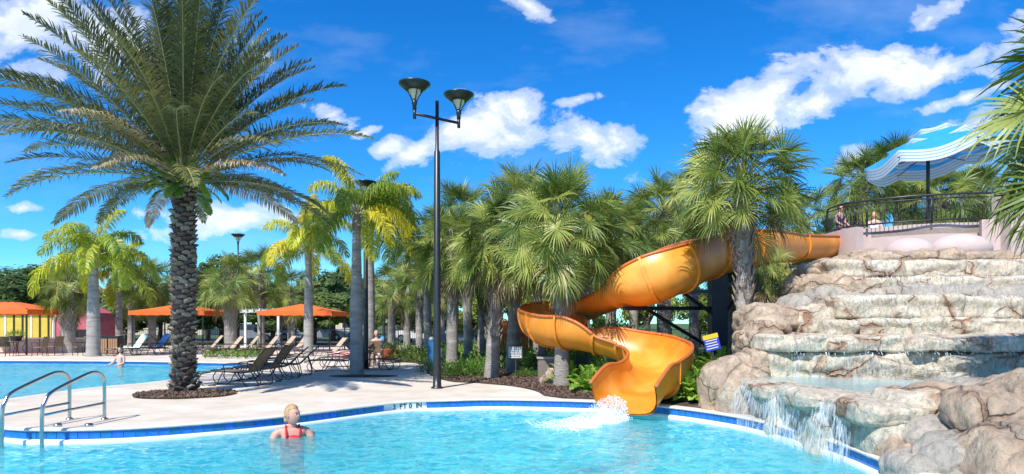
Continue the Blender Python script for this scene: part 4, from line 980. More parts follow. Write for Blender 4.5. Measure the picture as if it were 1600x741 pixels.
# low ground cover strip by the far pool tip and between deck and fence
b = MB(); rs = random.Random(8)
for (x0, x1, y0, y1, n) in ((320, 415, 551, 561, 900),):
    for i in range(n):
        q = G(rs.uniform(x0, x1), rs.uniform(y0, y1)); s_ = rs.uniform(.05, .13); a = rs.uniform(0, 6.28); dv = Vector((math.cos(a), math.sin(a), rs.uniform(.3, 1.2))).normalized(); sd = Vector((-math.sin(a), math.cos(a), 0))
        q.z = rs.uniform(0, .25); b.add([q, q+dv*s_+sd*s_*.5, q+dv*s_*2, q+dv*s_-sd*s_*.5], [(0, 1, 2, 3)])
stuff(tag(b.build('ground_cover', m_cover), 'low yellow green ground cover beyond the far pool tip', 'ground cover'))
b = MB()
for i in range(9000):
    x = rs.uniform(-5.2, 8); y = rs.uniform(21, 42)
    if not inside(x, y, bed): continue
    s_ = rs.uniform(.06, .14); a = rs.uniform(0, 6.28); dv = Vector((math.cos(a), math.sin(a), rs.uniform(.5, 1.6))).normalized(); sd = Vector((-math.sin(a), math.cos(a), 0)); q = Vector((x, y, rs.uniform(0, .35)))
    b.add([q, q+dv*s_+sd*s_*.5, q+dv*s_*2, q+dv*s_-sd*s_*.5], [(0, 1, 2, 3)])
stuff(tag(b.build('ground_cover', m_cover), 'leafy ground cover spreading under the palm grove', 'ground cover'))

# ---------------------------------------------------------------- lamps
m_dish = mat('dark_green_metal', (.010, .028, .022), (.014, .034, .026), 6., .35)
m_glass = mat('frosted_lamp_glass', (.62, .60, .42), None, 6., .3)
def lamp_head(root, x, y, z, s=1.):
    o = MB().lathe([(.0, 0), (.05, .0), (.05, .10), (.065, .12), (.065, .20), (.045, .22), (0, .22)], (x, y, z), 12).build('lamp_hub', m_black, root, smooth=True)
    for k in range(4):
        a = k*math.pi/2+.5; MB().tube([(x+.05*math.cos(a), y+.05*math.sin(a), z+.18), (x+.10*math.cos(a), y+.10*math.sin(a), z+.30), (x+.20*math.cos(a), y+.20*math.sin(a), z+.46)], .013, 5).build('strut', m_black, o)
    MB().lathe([(.03, .24), (.075, .28), (.13, .42), (.17, .475), (0, .48)], (x, y, z), 14).build('glass', m_glass, o, smooth=True)
    d = MB().lathe([(.17, .45), (.22, .46), (.38, .585), (.385, .62), (.34, .635), (0, .66)], (x, y, z), 26).build('dish', m_dish, root, smooth=True)
def lamp(px, Y, base_top, label, double=False, h=6.6):
    c = P(px, 505, Y); root = thing('street_lamp', label, 'lamp post', (c.x, Y, 0), 0, 'black lamp posts around the pools')
    MB().lathe([(.15, 0), (.15, .03), (.105, .05), (.096, .4), (.072, h*.86), (.045, h*.865), (.043, h+.3 if double else h), (0, h+.3 if double else h)], n=14).build('pole', m_black, root, smooth=True)
    if double:
        dv = Vector((.50, .36, 0)); az = h-.13
        MB().tube([-dv+Vector((0, 0, az)), dv+Vector((0, 0, az))], .035, 6).build('cross_arm', m_black, root, smooth=True)
        for s_ in (-1, 1):
            MB().tube([(s_*dv.x, s_*dv.y, az-.12), (s_*dv.x, s_*dv.y, az+.12)], .04, 8).build('arm_socket', m_black, root, smooth=True)
            lamp_head(root, s_*dv.x, s_*dv.y, az+.1)
    else: lamp_head(root, 0, 0, h-.05)
lamp(683, 15.7, 0, 'tall black twin headed street lamp standing at the deck edge in the picture centre', True, h=6.75)
lamp(372, 38, 0, 'single headed black lamp post against the sky left of centre', h=6.3)
lamp(571.5, 22.3, 0, 'black lamp post hidden between the two stout grey palm trunks, head at the fronds', h=5.95)
lamp(600, 38, 0, 'short dark lamp post behind the seated bather', h=3.2)

# ---------------------------------------------------------------- hand rails of the pool steps
for (X, lbl) in ((-7.38, 'left one of the two steel hand rails at the pool steps'), (-6.80, 'right one of the two steel hand rails at the pool steps')):
    root = thing('hand_rail', lbl, 'hand rail', (X, 9.95, 0), R(-2), 'steel hand rails at the pool steps')
    pts = cr([(0, -.66, -.9), (0, -.66, -.2), (0, -.655, .30), (0, -.60, .46), (0, -.46, .58), (0, .10, .74), (0, .38, .80), (0, .56, .775), (0, .665, .68), (0, .69, .50), (0, .69, .0)], 6)
    MB().tube(pts, .027, 12).build('bent_tube', m_steel, root, smooth=True)
    MB().tube([(0, -.655, .26), (0, .69, .275)], .020, 10).build('cross_bar', m_steel, root, smooth=True)
    MB().lathe([(.055, .004), (.055, .016), (.03, .03), (.028, .03)], (0, .69, 0), 14).build('foot_flange', m_steel, root, smooth=True)
for px in (152, 128):
    q = G(px, 664); q.y -= .02
for (X, Y) in ((-6.52, 9.86), (-7.0, 9.86)):
    o = MB().lathe([(.0, .06), (.05, .055), (.06, .03), (.06, .015), (0, .012)], (X, Y, 0), 12).build('rail_anchor', m_steel, smooth=True); tag(o, 'small steel anchor cap on the coping, '+('nearer' if X < -6.6 else 'farther')+' of two from the hand rails', 'anchor cap', 'anchor caps on the coping')

# ---------------------------------------------------------------- loungers, chairs, tables
def lounger(loc, rz, label, group, frame_m, sling_m, back=52, sc=1.):
    root = thing('sun_lounger', label, 'sun lounger', loc, rz, group, sc); bx_, bz = .80*math.cos(R(back)), .80*math.sin(R(back))
    for s_ in (-1, 1):
        y = s_*.32
        MB().tube(cr([(-1.05, y, .30), (-.98, y, .36), (-.3, y, .37), (.28, y, .35), (.28+bx_*.5, y, .35+bz*.5), (.28+bx_, y, .35+bz)], 4), .016, 6).build('side_rail', frame_m, root, smooth=True)
        MB().tube(cr([(-.85, y, .36), (-.98, y, .18), (-.86, y, .012), (-.55, y, .012), (-.42, y, .2), (-.33, y, .36)], 4), .014, 6).build('leg', frame_m, root, smooth=True)
        MB().tube(cr([(.05, y, .36), (.16, y, .18), (.30, y, .012), (.62, y, .012), (.66, y, .2), (.28+bx_*.45, y, .35+bz*.42)], 4), .014, 6).build('leg', frame_m, root, smooth=True)
        MB().tube(cr([(-.28, y*1.05, .37), (-.30, y*1.08, .52), (-.20, y*1.1, .57), (.15, y*1.1, .58), (.28+bx_*.35, y*1.05, .35+bz*.36)], 4), .015, 6).build('arm_rest', frame_m, root, smooth=True)
    for x, z in ((-1.05, .30), (.28+bx_, .35+bz), (-.72, .012), (.48, .012)): MB().tube([(x, -.32, z), (x, .32, z)], .014, 6).build('cross_tube', frame_m, root, smooth=True)
    def sl(pts, nm):
        b = MB(); n = len(pts); vs = [(x, y, z-.018*(1-(y/.3)**2)+o) for o in (0, -.006) for x, z in pts for y in (-.30, -.1, .1, .30)]
        fs = [(i*4+k, i*4+k+1, (i+1)*4+k+1, (i+1)*4+k) for i in range(n-1) for k in range(3)]+[(n*4+i*4+k, n*4+(i+1)*4+k, n*4+(i+1)*4+k+1, n*4+i*4+k+1) for i in range(n-1) for k in range(3)]
        b.add(vs, fs); b.build(nm, sling_m, root, smooth=True)
    sl([(-1.0, .355), (-.6, .365), (-.1, .365), (.26, .35)], 'seat_sling'); sl([(.28, .36), (.28+bx_*.5, .36+bz*.5), (.28+bx_*.98, .36+bz*.98)], 'back_sling')
    return root
gn = 'brown sling loungers on the deck'
for (px, Y, rz, bk, l) in ((378, 16.5, -6, 50, 'brown sling lounger nearest the shaggy date palm, feet pointing left'), (412, 17.8, -4, 54, 'second brown sling lounger behind the nearest one'),
       (432, 18.7, 14, 42, 'brown lounger with steep back, left of the raised pair'), (452, 19.7, 16, 42, 'brown lounger with back raised at the right end of the cluster'),
       (530, 21.4, 4, 25, 'low brown lounger left of the stout grey trunk'), (545, 23.4, 8, 40, 'brown lounger heaped with pink towels behind the stout trunk'), (578, 22.2, 170, 46, 'brown lounger right of the stout grey trunk')):
    c = P(px, 505, Y); lounger((c.x, Y, .0), R(rz), l, gn, m_bronze, m_sling, bk)
gf = 'beige loungers on the far side deck'
for (px, Y, rz, l) in ((352, 31, 12, 'beige lounger by the patterned palm trunk'), (378, 31.5, 8, 'beige lounger with raised back in front of the white pergola'), (408, 31, 10, 'pale lounger right of the raised back one'), (436, 32, 12, 'beige lounger left of the pale feather palm trunk'), (458, 33, 14, 'beige lounger touching the pale feather palm trunk'),
                  (512, 28, 6, 'long orange tinted lounger right of the pale feather palm trunk'), (264, 33, 186, 'dark lounger behind the far swimmer'), (322, 33, 10, 'far lounger just right of the shaggy date trunk')):
    c = P(px, 505, Y); lounger((c.x, Y, 0), R(rz+28), l, gf, m_bronze, m_slinglt, 50)
m_teal = mat('teal_striped_towel', (.45, .66, .62), (.62, .78, .72), 9., .9, stretch=(.2, 3, .2)); m_bluet = mat('light_blue_towel', (.25, .42, .72), (.35, .50, .78), 6., .9); m_pink = mat('pink_towel', (.75, .26, .24), (.80, .42, .38), 5., .9, c3=(.82, .72, .68))
def towel(loc, rz, m, label, l=.9, w_=.55, h=.0, back=50):
    b = MB(); pts = [(-.75, .385), (-.2, .39), (.27, .375), (.27+.4*math.cos(R(back)), .39+.4*math.sin(R(back))), (.27+.8*math.cos(R(back)), .40+.8*math.sin(R(back))), (.36+.78*math.cos(R(back)), .25+.8*math.sin(R(back)))]
    vs = [(x+.02*math.sin(k*3), (k/6-.5)*w_*1.1, z+.012*math.sin(k*2.1+x*5)) for x, z in pts for k in range(7)]
    b.add(vs, [(i*7+k, i*7+k+1, (i+1)*7+k+1, (i+1)*7+k) for i in range(5) for k in range(6)]); o = b.build('towel', m, smooth=True); o.location = loc; o.rotation_euler = (0, 0, rz); tag(o, label, 'towel')
for (px, Y, rz, m, l) in ((204, 31.5, 238, m_teal, 'teal striped towel draped over the lounger left of the far swimmer'), (240, 32.5, 235, m_bluet, 'light blue towel on the lounger right behind the far swimmer')):
    c = P(px, 505, Y); lounger((c.x, Y, 0), R(rz-180), 'lounger under the '+('teal striped towel' if m is m_teal else 'light blue towel')+' on the far deck', gf, m_bronze, m_slinglt, 55); towel((c.x, Y, .01), R(rz-180), m, l, back=55)
c = P(545, 505, 23.4); b = MB()
b.ball((0, 0, .46), (.62, .27, .13), 16, 10, fn=lambda p: p*(1+.35*noise.noise(p*2.2+Vector((3, 1, 0))))); b.ball((.35, 0, .66), (.33, .24, .2), 14, 9, fn=lambda p: p*(1+.35*noise.noise(p*2.6)))
o = b.build('towel_heap', m_pink, smooth=True); o.location = (c.x, c.y, 0); tag(o, 'heap of pink and white towels on the lounger behind the stout trunk', 'towels')
def chair(loc, rz, label, m=None):
    root = thing('patio_chair', label, 'chair', loc, rz, 'patio chairs on the far deck')
    for s_ in (-1, 1):
        MB().tube([(-.22, s_*.24, 0), (-.20, s_*.24, .44), (-.24, s_*.24, .66), (.16, s_*.24, .64)], .016, 6).build('leg', m_bronze, root)
        MB().tube([(.26, s_*.24, 0), (.20, s_*.24, .42), (.32, s_*.24, .95)], .016, 6).build('leg', m_bronze, root)
    MB().box((0, 0, .43), (.46, .48, .025)).build('seat', m or m_sling, root)
    MB().box((.27, 0, .70), (.03, .48, .50), rot=Matrix.Rotation(R(12), 3, 'Y')).build('backrest', m or m_sling, root)
def table(loc, label, r=.5):
    root = thing('patio_table', label, 'table', loc, 0, 'round patio tables')
    MB().lathe([(0, .70), (r, .70), (r+.01, .715), (r, .73), (0, .73)], n=24).build('table_top', m_bronze, root)
    for k in range(4):
        a = k*math.pi/2+.4; MB().tube([(.9*r*math.cos(a), .9*r*math.sin(a), 0), (.5*r*math.cos(a), .5*r*math.sin(a), .35), (.8*r*math.cos(a), .8*r*math.sin(a), .7)], .015, 6).build('leg', m_bronze, root)
table(P(25, 505, 31.5)*Vector((1, 1, 0)).normalized().length if 0 else (P(25, 505, 31.5).x, 31.5, 0), 'round patio table with a planter under the left orange canopy')
for (px, Y, rz, l) in ((12, 31, 160, 'patio chair left of the planter table'), (62, 31, 10, 'patio chair right of the planter table'), (85, 32, -8, 'second patio chair right of the planter table'), (125, 31.5, 60, 'patio chair before the husky short palm')):
    c = P(px, 505, Y); chair((c.x, Y, 0), R(rz), l)
pt = thing('planter', 'dark round planter with green leaves on the patio table', 'planter', (P(25, 505, 31.5).x, 31.5, .73))
MB().lathe([(.0, 0), (.2, 0), (.28, .22), (.25, .24), (0, .22)], n=14).build('pot', m_bronze, pt); link('leaves', BU[0], pt, (0, 0, .22), None, .42)
c = P(606, 505, 27.5); pt = thing('plant_pot', 'red clay pot right of the seated bather', 'pot', (c.x, 27.5, 0)); m_clay = mat('red_clay', (.50, .13, .06), (.40, .10, .05), 5, .8)
MB().lathe([(0, 0), (.22, 0), (.32, .45), (.34, .5), (.30, .52), (.26, .46), (0, .44)], n=18).build('pot', m_clay, pt, smooth=True); link('leaves', BU[1], pt, (0, 0, .42), None, .45)

# ---------------------------------------------------------------- canopies
def canopy(px, Y, w_, dpt, label, ev=2.3):
    c = P(px, 505, Y); root = thing('canopy', label, 'canopy', (c.x, Y, 0), 0, 'orange canopies on the far deck'); hx, hy = w_/2, dpt/2
    for a in (-1, 1):
        for q in (-1, 1): MB().tube([(a*(hx-.15), q*(hy-.15), 0), (a*(hx-.15), q*(hy-.15), ev+.05)], .045, 4).build('post', m_black, root)
    k = .42; vs = [(-hx, -hy, ev), (hx, -hy, ev), (hx, hy, ev), (-hx, hy, ev), (-hx*k*.4, -hy*k*.4, ev+.55), (hx*k*.4, -hy*k*.4, ev+.55), (hx*k*.4, hy*k*.4, ev+.55), (-hx*k*.4, hy*k*.4, ev+.55)]
    b = MB()
    def sag(a, c_, t, u_): return None
    N = 8; vs = []
    for j in range(N+1):
        t = j/N; kk = 1-t*.9; z = ev+.42*(t**1.25)
        vs += [(-hx*kk, -hy*kk, z), (0, -hy*kk, z-.02), (hx*kk, -hy*kk, z), (hx*kk, 0, z-.02), (hx*kk, hy*kk, z), (0, hy*kk, z-.02), (-hx*kk, hy*kk, z), (-hx*kk, 0, z-.02)]
    b.add(vs, [(j*8+k_, j*8+(k_+1) % 8, (j+1)*8+(k_+1) % 8, (j+1)*8+k_) for j in range(N) for k_ in range(8)]+[tuple(N*8+k_ for k_ in range(8))]); b.build('roof_fabric', m_canvas, root)
    for (x0, y0, x1, y1) in ((-hx, -hy, hx, -hy), (hx, -hy, hx, hy), (hx, hy, -hx, hy), (-hx, hy, -hx, -hy)):
        b = MB(); n = 24; vs = []
        for i in range(n+1):
            t = i/n; vs += [(x0+(x1-x0)*t, y0+(y1-y0)*t, ev), (x0+(x1-x0)*t, y0+(y1-y0)*t, ev-.26+.035*abs(math.sin(t*math.pi*8)))]
        b.add(vs, [(2*i, 2*i+2, 2*i+3, 2*i+1) for i in range(n)]); b.build('valance', m_canvas, root)
canopy(18, 34, 4.7, 4., 'orange fabric canopy at the far left by the yellow kiosk', 2.30)
canopy(286, 37, 4.2, 3.6, 'orange fabric canopy half hidden behind the shaggy date trunk', 2.28)
canopy(476, 36, 4.0, 3.4, 'orange fabric canopy behind the pale feather palm trunk', 2.25)

# ---------------------------------------------------------------- fence, wall, pergola, kiosks, houses, cars
fence = thing('metal_fence', 'long low black metal fence running along the back of the deck', 'fence', (0, 45, 0))
for z in (.12, 1.14): MB().tube([(-56, 0, z), (34, 0, z)], .028, 4).build('fence_rail', m_black, fence)
pm = MB().tube([(0, 0, 0), (0, 0, 1.25)], .045, 4).mesh('fence_post', m_black)
for i in range(38): link('fence_post', pm, fence, (-56+i*2.4, 0, 0))
b = MB()
for i in range(640): b.tube([(-56+i*.14, 0, .1), (-56+i*.14, 0, 1.14)], .011, 3, cap=False)
stuff(b.build('picket', m_black, fence))
m_tanw = mat('tan_wall', (.58, .48, .38), (.50, .41, .32), 3., .9)
lw = thing('low_wall', 'low tan stuccoed wall behind the patio chairs at far left', 'wall', (-27, 35.5, 0))
for i in range(9): MB().box((-6+i*1.25, 0, .36), (1.17, .22, .72)).build('wall_panel', m_tanw, lw)
MB().box((-1, 0, .76), (11.4, .32, .07)).build('wall_cap', m_white, lw)
m_yel = mat('yellow_paint', (.62, .48, .06), (.52, .40, .05), 3., .7); m_pinkp = mat('pink_paint', (.60, .16, .19), (.48, .11, .15), 3., .7); m_dark = mat('dark_opening', (.02, .02, .022), None, 3., .8)
def kiosk(px, Y, w_, dpt, h, m, label, nm):
    c = P(px, 505, Y); root = thing(nm, label, 'kiosk', (c.x, Y, 0)); return root
k1 = kiosk(25, 40.5, 0, 0, 0, None, 'yellow kiosk with white vertical boards behind the left orange canopy', 'yellow_kiosk')
MB().box((0, 0, 1.1), (6.2, 2.4, 2.2)).build('wall', m_yel, k1); MB().box((0, 0, 2.26), (6.6, 2.8, .12)).build('roof', m_tanw, k1)
for i in range(12): MB().box((-2.9+i*.53, -1.215, 1.3), (.10, .03, 1.6)).build('board', m_white if i % 3 == 0 else m_dark, k1)
k2 = kiosk(134, 38.5, 0, 0, 0, None, 'pink rounded play kiosk with white edge behind the feather palm trunk', 'pink_kiosk')
b = MB(); prof = [(-1.25, 0), (-1.25, 1.7), (-1.05, 2.2), (-.6, 2.5), (0, 2.6), (.6, 2.5), (1.05, 2.2), (1.25, 1.7), (1.25, 0)]
n = len(prof); b.add([(x, y, z) for y in (-.9, .9) for x, z in prof], [tuple(range(n)), tuple(range(n, 2*n))[::-1]]+[(i, n+i, n+(i+1) % n, (i+1) % n) for i in range(n)]); b.build('body', m_pinkp, k2)
MB().tube([(x*1.0, -.93, z) for x, z in prof], .09, 6).build('white_edge', m_white, k2); MB().box((.1, -.915, .95), (1.3, .05, .55)).build('opening', m_dark, k2)
MB().box((.0, -.92, .35), (2.0, .06, .62)).build('front_panel', mat('salmon_paint', (.75, .32, .22), None, 3, .7), k2)
for i, px in enumerate((165, 181)):
    c = P(px, 505, 33.5); bn = thing('waste_bin', ('left' if i == 0 else 'right')+' one of two wood panelled waste bins by the feather palm', 'waste bin', (c.x, 33.5, 0), 0, 'wood panelled waste bins')
    MB().box((0, 0, .42), (.5, .5, .82)).build('body', m_bronze, bn); MB().box((0, 0, .88), (.54, .54, .08)).build('lid', m_black, bn)
    for k in range(4): MB().box((-.18+k*.12, -.262, .42), (.10, .02, .74)).build('wood_slat', mat('wood_slat', (.38, .22, .12), (.30, .17, .09), 8, .7) if k == 0 and i == 0 else bpy.data.materials['wood_slat'], bn)
pg = thing('pergola', 'white pergola frame behind the beige loungers', 'pergola', (P(400, 505, 40).x, 40, 0))
for x in (-1.7, 1.4): 
    for y in (0, 2.5): MB().box((x, y, 1.15), (.14, .14, 2.3)).build('post', m_white, pg)
for y in (0, 2.5): MB().box((-.1, y, 2.36), (3.9, .12, .14)).build('beam', m_white, pg)
for i in range(9): MB().box((-1.8+i*.42, 1.25, 2.47), (.07, 3., .08)).build('rafter', m_white, pg)
m_roof = mat('tan_roof_tile', (.48, .27, .18), (.38, .21, .14), 3., .85, stretch=(1, 1, 6)); m_cream = mat('cream_wall', (.62, .50, .36), (.56, .45, .32), 2., .9)
def house(px, Y, w_, h, label):
    c = P(px, 505, Y); root = thing('house', label, 'house', (c.x, Y, 0), 0, 'houses beyond the trees')
    MB().box((0, 0, h/2), (w_, 9, h)).build('wall', m_cream, root)
    b = MB(); hx, hy = w_/2+.7, 5.2; b.add([(-hx, -hy, h), (hx, -hy, h), (hx, hy, h), (-hx, hy, h), (-hx+4, 0, h+2.4), (hx-4, 0, h+2.4)], [(0, 1, 5, 4), (1, 2, 5), (2, 3, 4, 5), (3, 0, 4), (3, 2, 1, 0)]); b.build('roof', m_roof, root)
    for i in range(int(w_/3)):
        for z in (1.6, 4.4):
            if z+1 > h: continue
            f = MB().box((-w_/2+1.8+i*3, -4.52, z), (1.3, .08, 1.4)).build('window', m_white, root); MB().box((-w_/2+1.8+i*3, -4.575, z), (1.1, .04, 1.2)).build('pane', m_dark, f)
house(172, 92, 16, 4.2, 'tan roofed house glimpsed between the left feather palms'); house(523, 88, 10, 5.0, 'cream house glimpsed right of the right orange canopy'); house(60, 96, 22, 4, 'tan roofed house behind the left orange canopy'); house(265, 90, 14, 3.4, 'cream house seen under the middle canopy')
# parking area and cars
struct(sheet('road', [(-60, 50), (40, 50), (40, 70), (-60, 70)], [], -.02, mat('asphalt', (.06, .06, .062), (.05, .05, .052), 5., .9)))
m_carw = mat('white_car_paint', (.74, .75, .76), None, 3, .25); m_carb = mat('silver_car_paint', (.38, .44, .50), None, 3, .25, metal=.4); m_tyre = mat('tyre_rubber', (.02, .02, .02), None, 3, .9); m_wind = mat('car_window', (.03, .04, .05), None, 3, .1)
def car(px, Y, rz, m, label):
    c = P(px, 505, Y); root = thing('parked_car', label, 'car', (c.x, Y, 0), rz, 'cars parked beyond the fence')
    def hull(prof, hw, nm, mm, par, inset=0):
        b = MB(); n = len(prof); vs = [(x, s_*(hw-inset*(z > 1.0)), z) for s_ in (-1, 1) for x, z in prof]
        b.add(vs, [tuple(range(n)), tuple(range(n, 2*n))[::-1]]+[(i, n+i, n+(i+1) % n, (i+1) % n) for i in range(n)]); return b.build(nm, mm, par)
    hull([(-2.2, .35), (-2.25, .75), (-2.1, .95), (-1.3, 1.0), (1.2, .98), (2.0, .85), (2.25, .62), (2.2, .32)], .88, 'body', m, root)
    hull([(-2.0, .97), (-1.4, 1.42), (.25, 1.46), (1.15, .97)], .78, 'cabin', m_wind, root, .12); MB().box((-.55, 0, 1.455), (1.5, 1.2, .05)).build('roof', m, root)
    for x in (-1.4, 1.4):
        for s_ in (-1, 1):
            w_ = MB().tube([(x, s_*.70, .33), (x, s_*.90, .33)], .33, 16).build('wheel', m_tyre, root); MB().tube([(x, s_*.89, .33), (x, s_*.91, .33)], .19, 10).build('rim', m_steel, w_)
    for s_ in (-1, 1): MB().box((2.2, s_*.6, .68), (.1, .35, .14)).build('headlight', m_glass, root)
car(395, 56, .1, m_carb, 'silver blue parked car seen through the pergola'); car(425, 60, 3.2, m_carw, 'white parked car right of the pergola post'); car(655, 54, 0.05, m_carw, 'white parked car behind the hedge left of the tall lamp'); car(725, 56, 3.1, m_carw, 'white parked car seen between the grove trunks'); car(505, 58, 0, m_carb, 'silver parked car behind the right orange canopy')
# orange play wall behind the slide bend
c = P(832, 505, 29); ow = thing('play_wall', 'bright orange panelled play wall behind the left bend of the slide', 'wall', (c.x, 29, 0)); m_ow = mat('bright_orange_paint', (.85, .16, .03), (.75, .13, .03), 3, .6)
for i in range(4): MB().box((-1.4+i*.82, 0, .95), (.79, .12, 1.5)).build('panel', m_ow, ow)
for i in range(22): MB().tube([(-1.6+i*.15, -.6, 0), (-1.6+i*.15, -.6, 1.1)], .014, 4).build('bar', m_black, ow)
MB().tube([(-1.65, -.6, 1.1), (1.6, -.6, 1.1)], .025, 4).build('bar_rail', m_black, ow)
# stone box with a small rock, near palm
c = G(862, 600); sb = thing('stone_box', 'square grey brown utility box beside the tall near palm', 'utility box', (c.x, c.y, 0)); m_box = mat('brown_concrete', (.22, .18, .15), (.17, .14, .12), 4, .9, .01)
MB().box((0, .3, .33), (.70, .5, .66)).build('body', m_box, sb); MB().box((0, .3, .68), (.76, .56, .05)).build('lid', mat('grey_lid', (.36, .33, .30), None, 5, .8), sb)
o = link('rock', rock_mesh((0, 0, 0), (.17, .13, .26), m_rockd, n=10, e=2.3, amp=.12, seed=33)); o.location = (c.x-.02, c.y-.12, .2); tag(o, 'pale upright stone leaning before the grey brown box', 'rock')
o = link('rock', rock_mesh((0, 0, 0), (.12, .10, .16), m_rockd, n=10, e=2.3, amp=.1, seed=34)); o.location = (c.x-.22, c.y-.1, .12); tag(o, 'small pale stone left of the upright one', 'rock')
# signs
c = G(806, 590); sg = thing('pool_sign', 'small white notice sign on a thin post in the bark bed', 'sign', (c.x, c.y, 0))
MB().tube([(0, 0, 0), (0, 0, .95)], .022, 6).build('post', m_post, sg); MB().box((-.02, -.03, .74), (.40, .015, .33)).build('panel', m_white, sg)
m_ink = mat('blue_ink', (.12, .14, .30), None, 3, .7); rs = random.Random(4)
for j in range(6):
    x = -.17
    while x < .12:
        w_ = rs.uniform(.03, .08); MB().box((x+w_/2, -.040, .87-j*.05), (w_, .003, .018)).build('print_mark', m_ink, sg); x += w_+.015
c = P(1112, 590, 14.2); sg = thing('slide_sign', 'tilted blue sign with yellow top band by the slide foot', 'sign', (c.x, 14.2, 0)); m_sb = mat('sign_blue', (.03, .06, .50), None, 3, .5); m_sy = mat('sign_yellow', (.85, .55, .03), None, 3, .5)
MB().tube([(.1, 0, 0), (.02, 0, 1.0)], .02, 6).build('post', m_post, sg); M_ = Matrix.Rotation(R(-14), 3, 'Y'); c0 = Vector((0, -.03, 1.14))
MB().box(c0, (.34, .014, .30), rot=M_).build('panel', m_sb, sg); MB().box(c0+M_@Vector((0, -.004, .165)), (.34, .014, .10), rot=M_).build('top_band', m_sy, sg)
for j in range(4): MB().box(c0+M_@Vector((rs.uniform(-.02, .02), -.010, .08-j*.058)), (.26, .003, .022), rot=M_).build('print_line', m_white, sg)
c = P(674, 575, 21.8); st_ = thing('hose_stand', 'narrow blue and white stand seen right behind the tall lamp post', 'stand', (c.x, 21.8, 0))
MB().box((0, 0, .5), (.22, .22, 1.0)).build('body', mat('stand_blue', (.03, .16, .34), None, 3, .5), st_); MB().box((.24, .02, .45), (.22, .2, .6)).build('side_panel', mat('pale_blue', (.35, .52, .66), None, 3, .6), st_); MB().ball((0, 0, 1.06), (.10, .10, .08), 10, 8).build('cap', m_white, st_, smooth=True)
# thin antenna mast over the far trees
c = P(486, 505, 80); ms = thing('radio_mast', 'thin pale mast rising above the far palm left of the yellow fronds', 'mast', (c.x, 80, 0)); MB().tube([(0, 0, 0), (0, 0, 14.)], .10, 6).build('pole', m_white, ms); MB().box((0, 0, 13.9), (1.2, .3, .12)).build('crossbar', m_white, ms)

# ---------------------------------------------------------------- people
m_skin = mat('skin', (.62, .30, .22), (.56, .26, .19), 5, .5); m_skin2 = mat('skin_fair', (.68, .40, .31), (.62, .35, .27), 5, .5); m_red = mat('red_swimwear', (.70, .02, .03), (.60, .015, .025), 6, .6)
m_blond = mat('sandy_hair', (.52, .34, .16), (.34, .20, .08), 30, .5, .01, stretch=(1, 1, .2)); m_brown = mat('brown_hair', (.06, .035, .02), (.04, .025, .015), 30, .5); m_eye = mat('eye_white', (.8, .8, .8), None, 3, .2); m_iris = mat('dark_iris', (.03, .02, .015), None, 3, .2); m_lip = mat('lips', (.50, .12, .10), None, 3, .5)
def skin_mesh(name, nodes, edges, m, parent, root=0, sub=2):
    me = bpy.data.meshes.new(name); me.from_pydata([n[0] for n in nodes], edges, []); o = link(name, me, parent); me.materials.append(m)
    md = o.modifiers.new('skin', 'SKIN'); md.use_smooth_shade = True
    for i, v in enumerate(me.skin_vertices[0].data): r = nodes[i][1]; v.radius = r if hasattr(r, '__len__') else (r, r); v.use_root = i == root
    s_ = o.modifiers.new('sub', 'SUBSURF'); s_.levels = sub; s_.render_levels = sub
    dg = bpy.context.evaluated_depsgraph_get(); m2 = bpy.data.meshes.new_from_object(o.evaluated_get(dg)); o.modifiers.clear(); o.data = m2; m2.name = name
    m2.polygons.foreach_set('use_smooth', [True]*len(m2.polygons)); return o
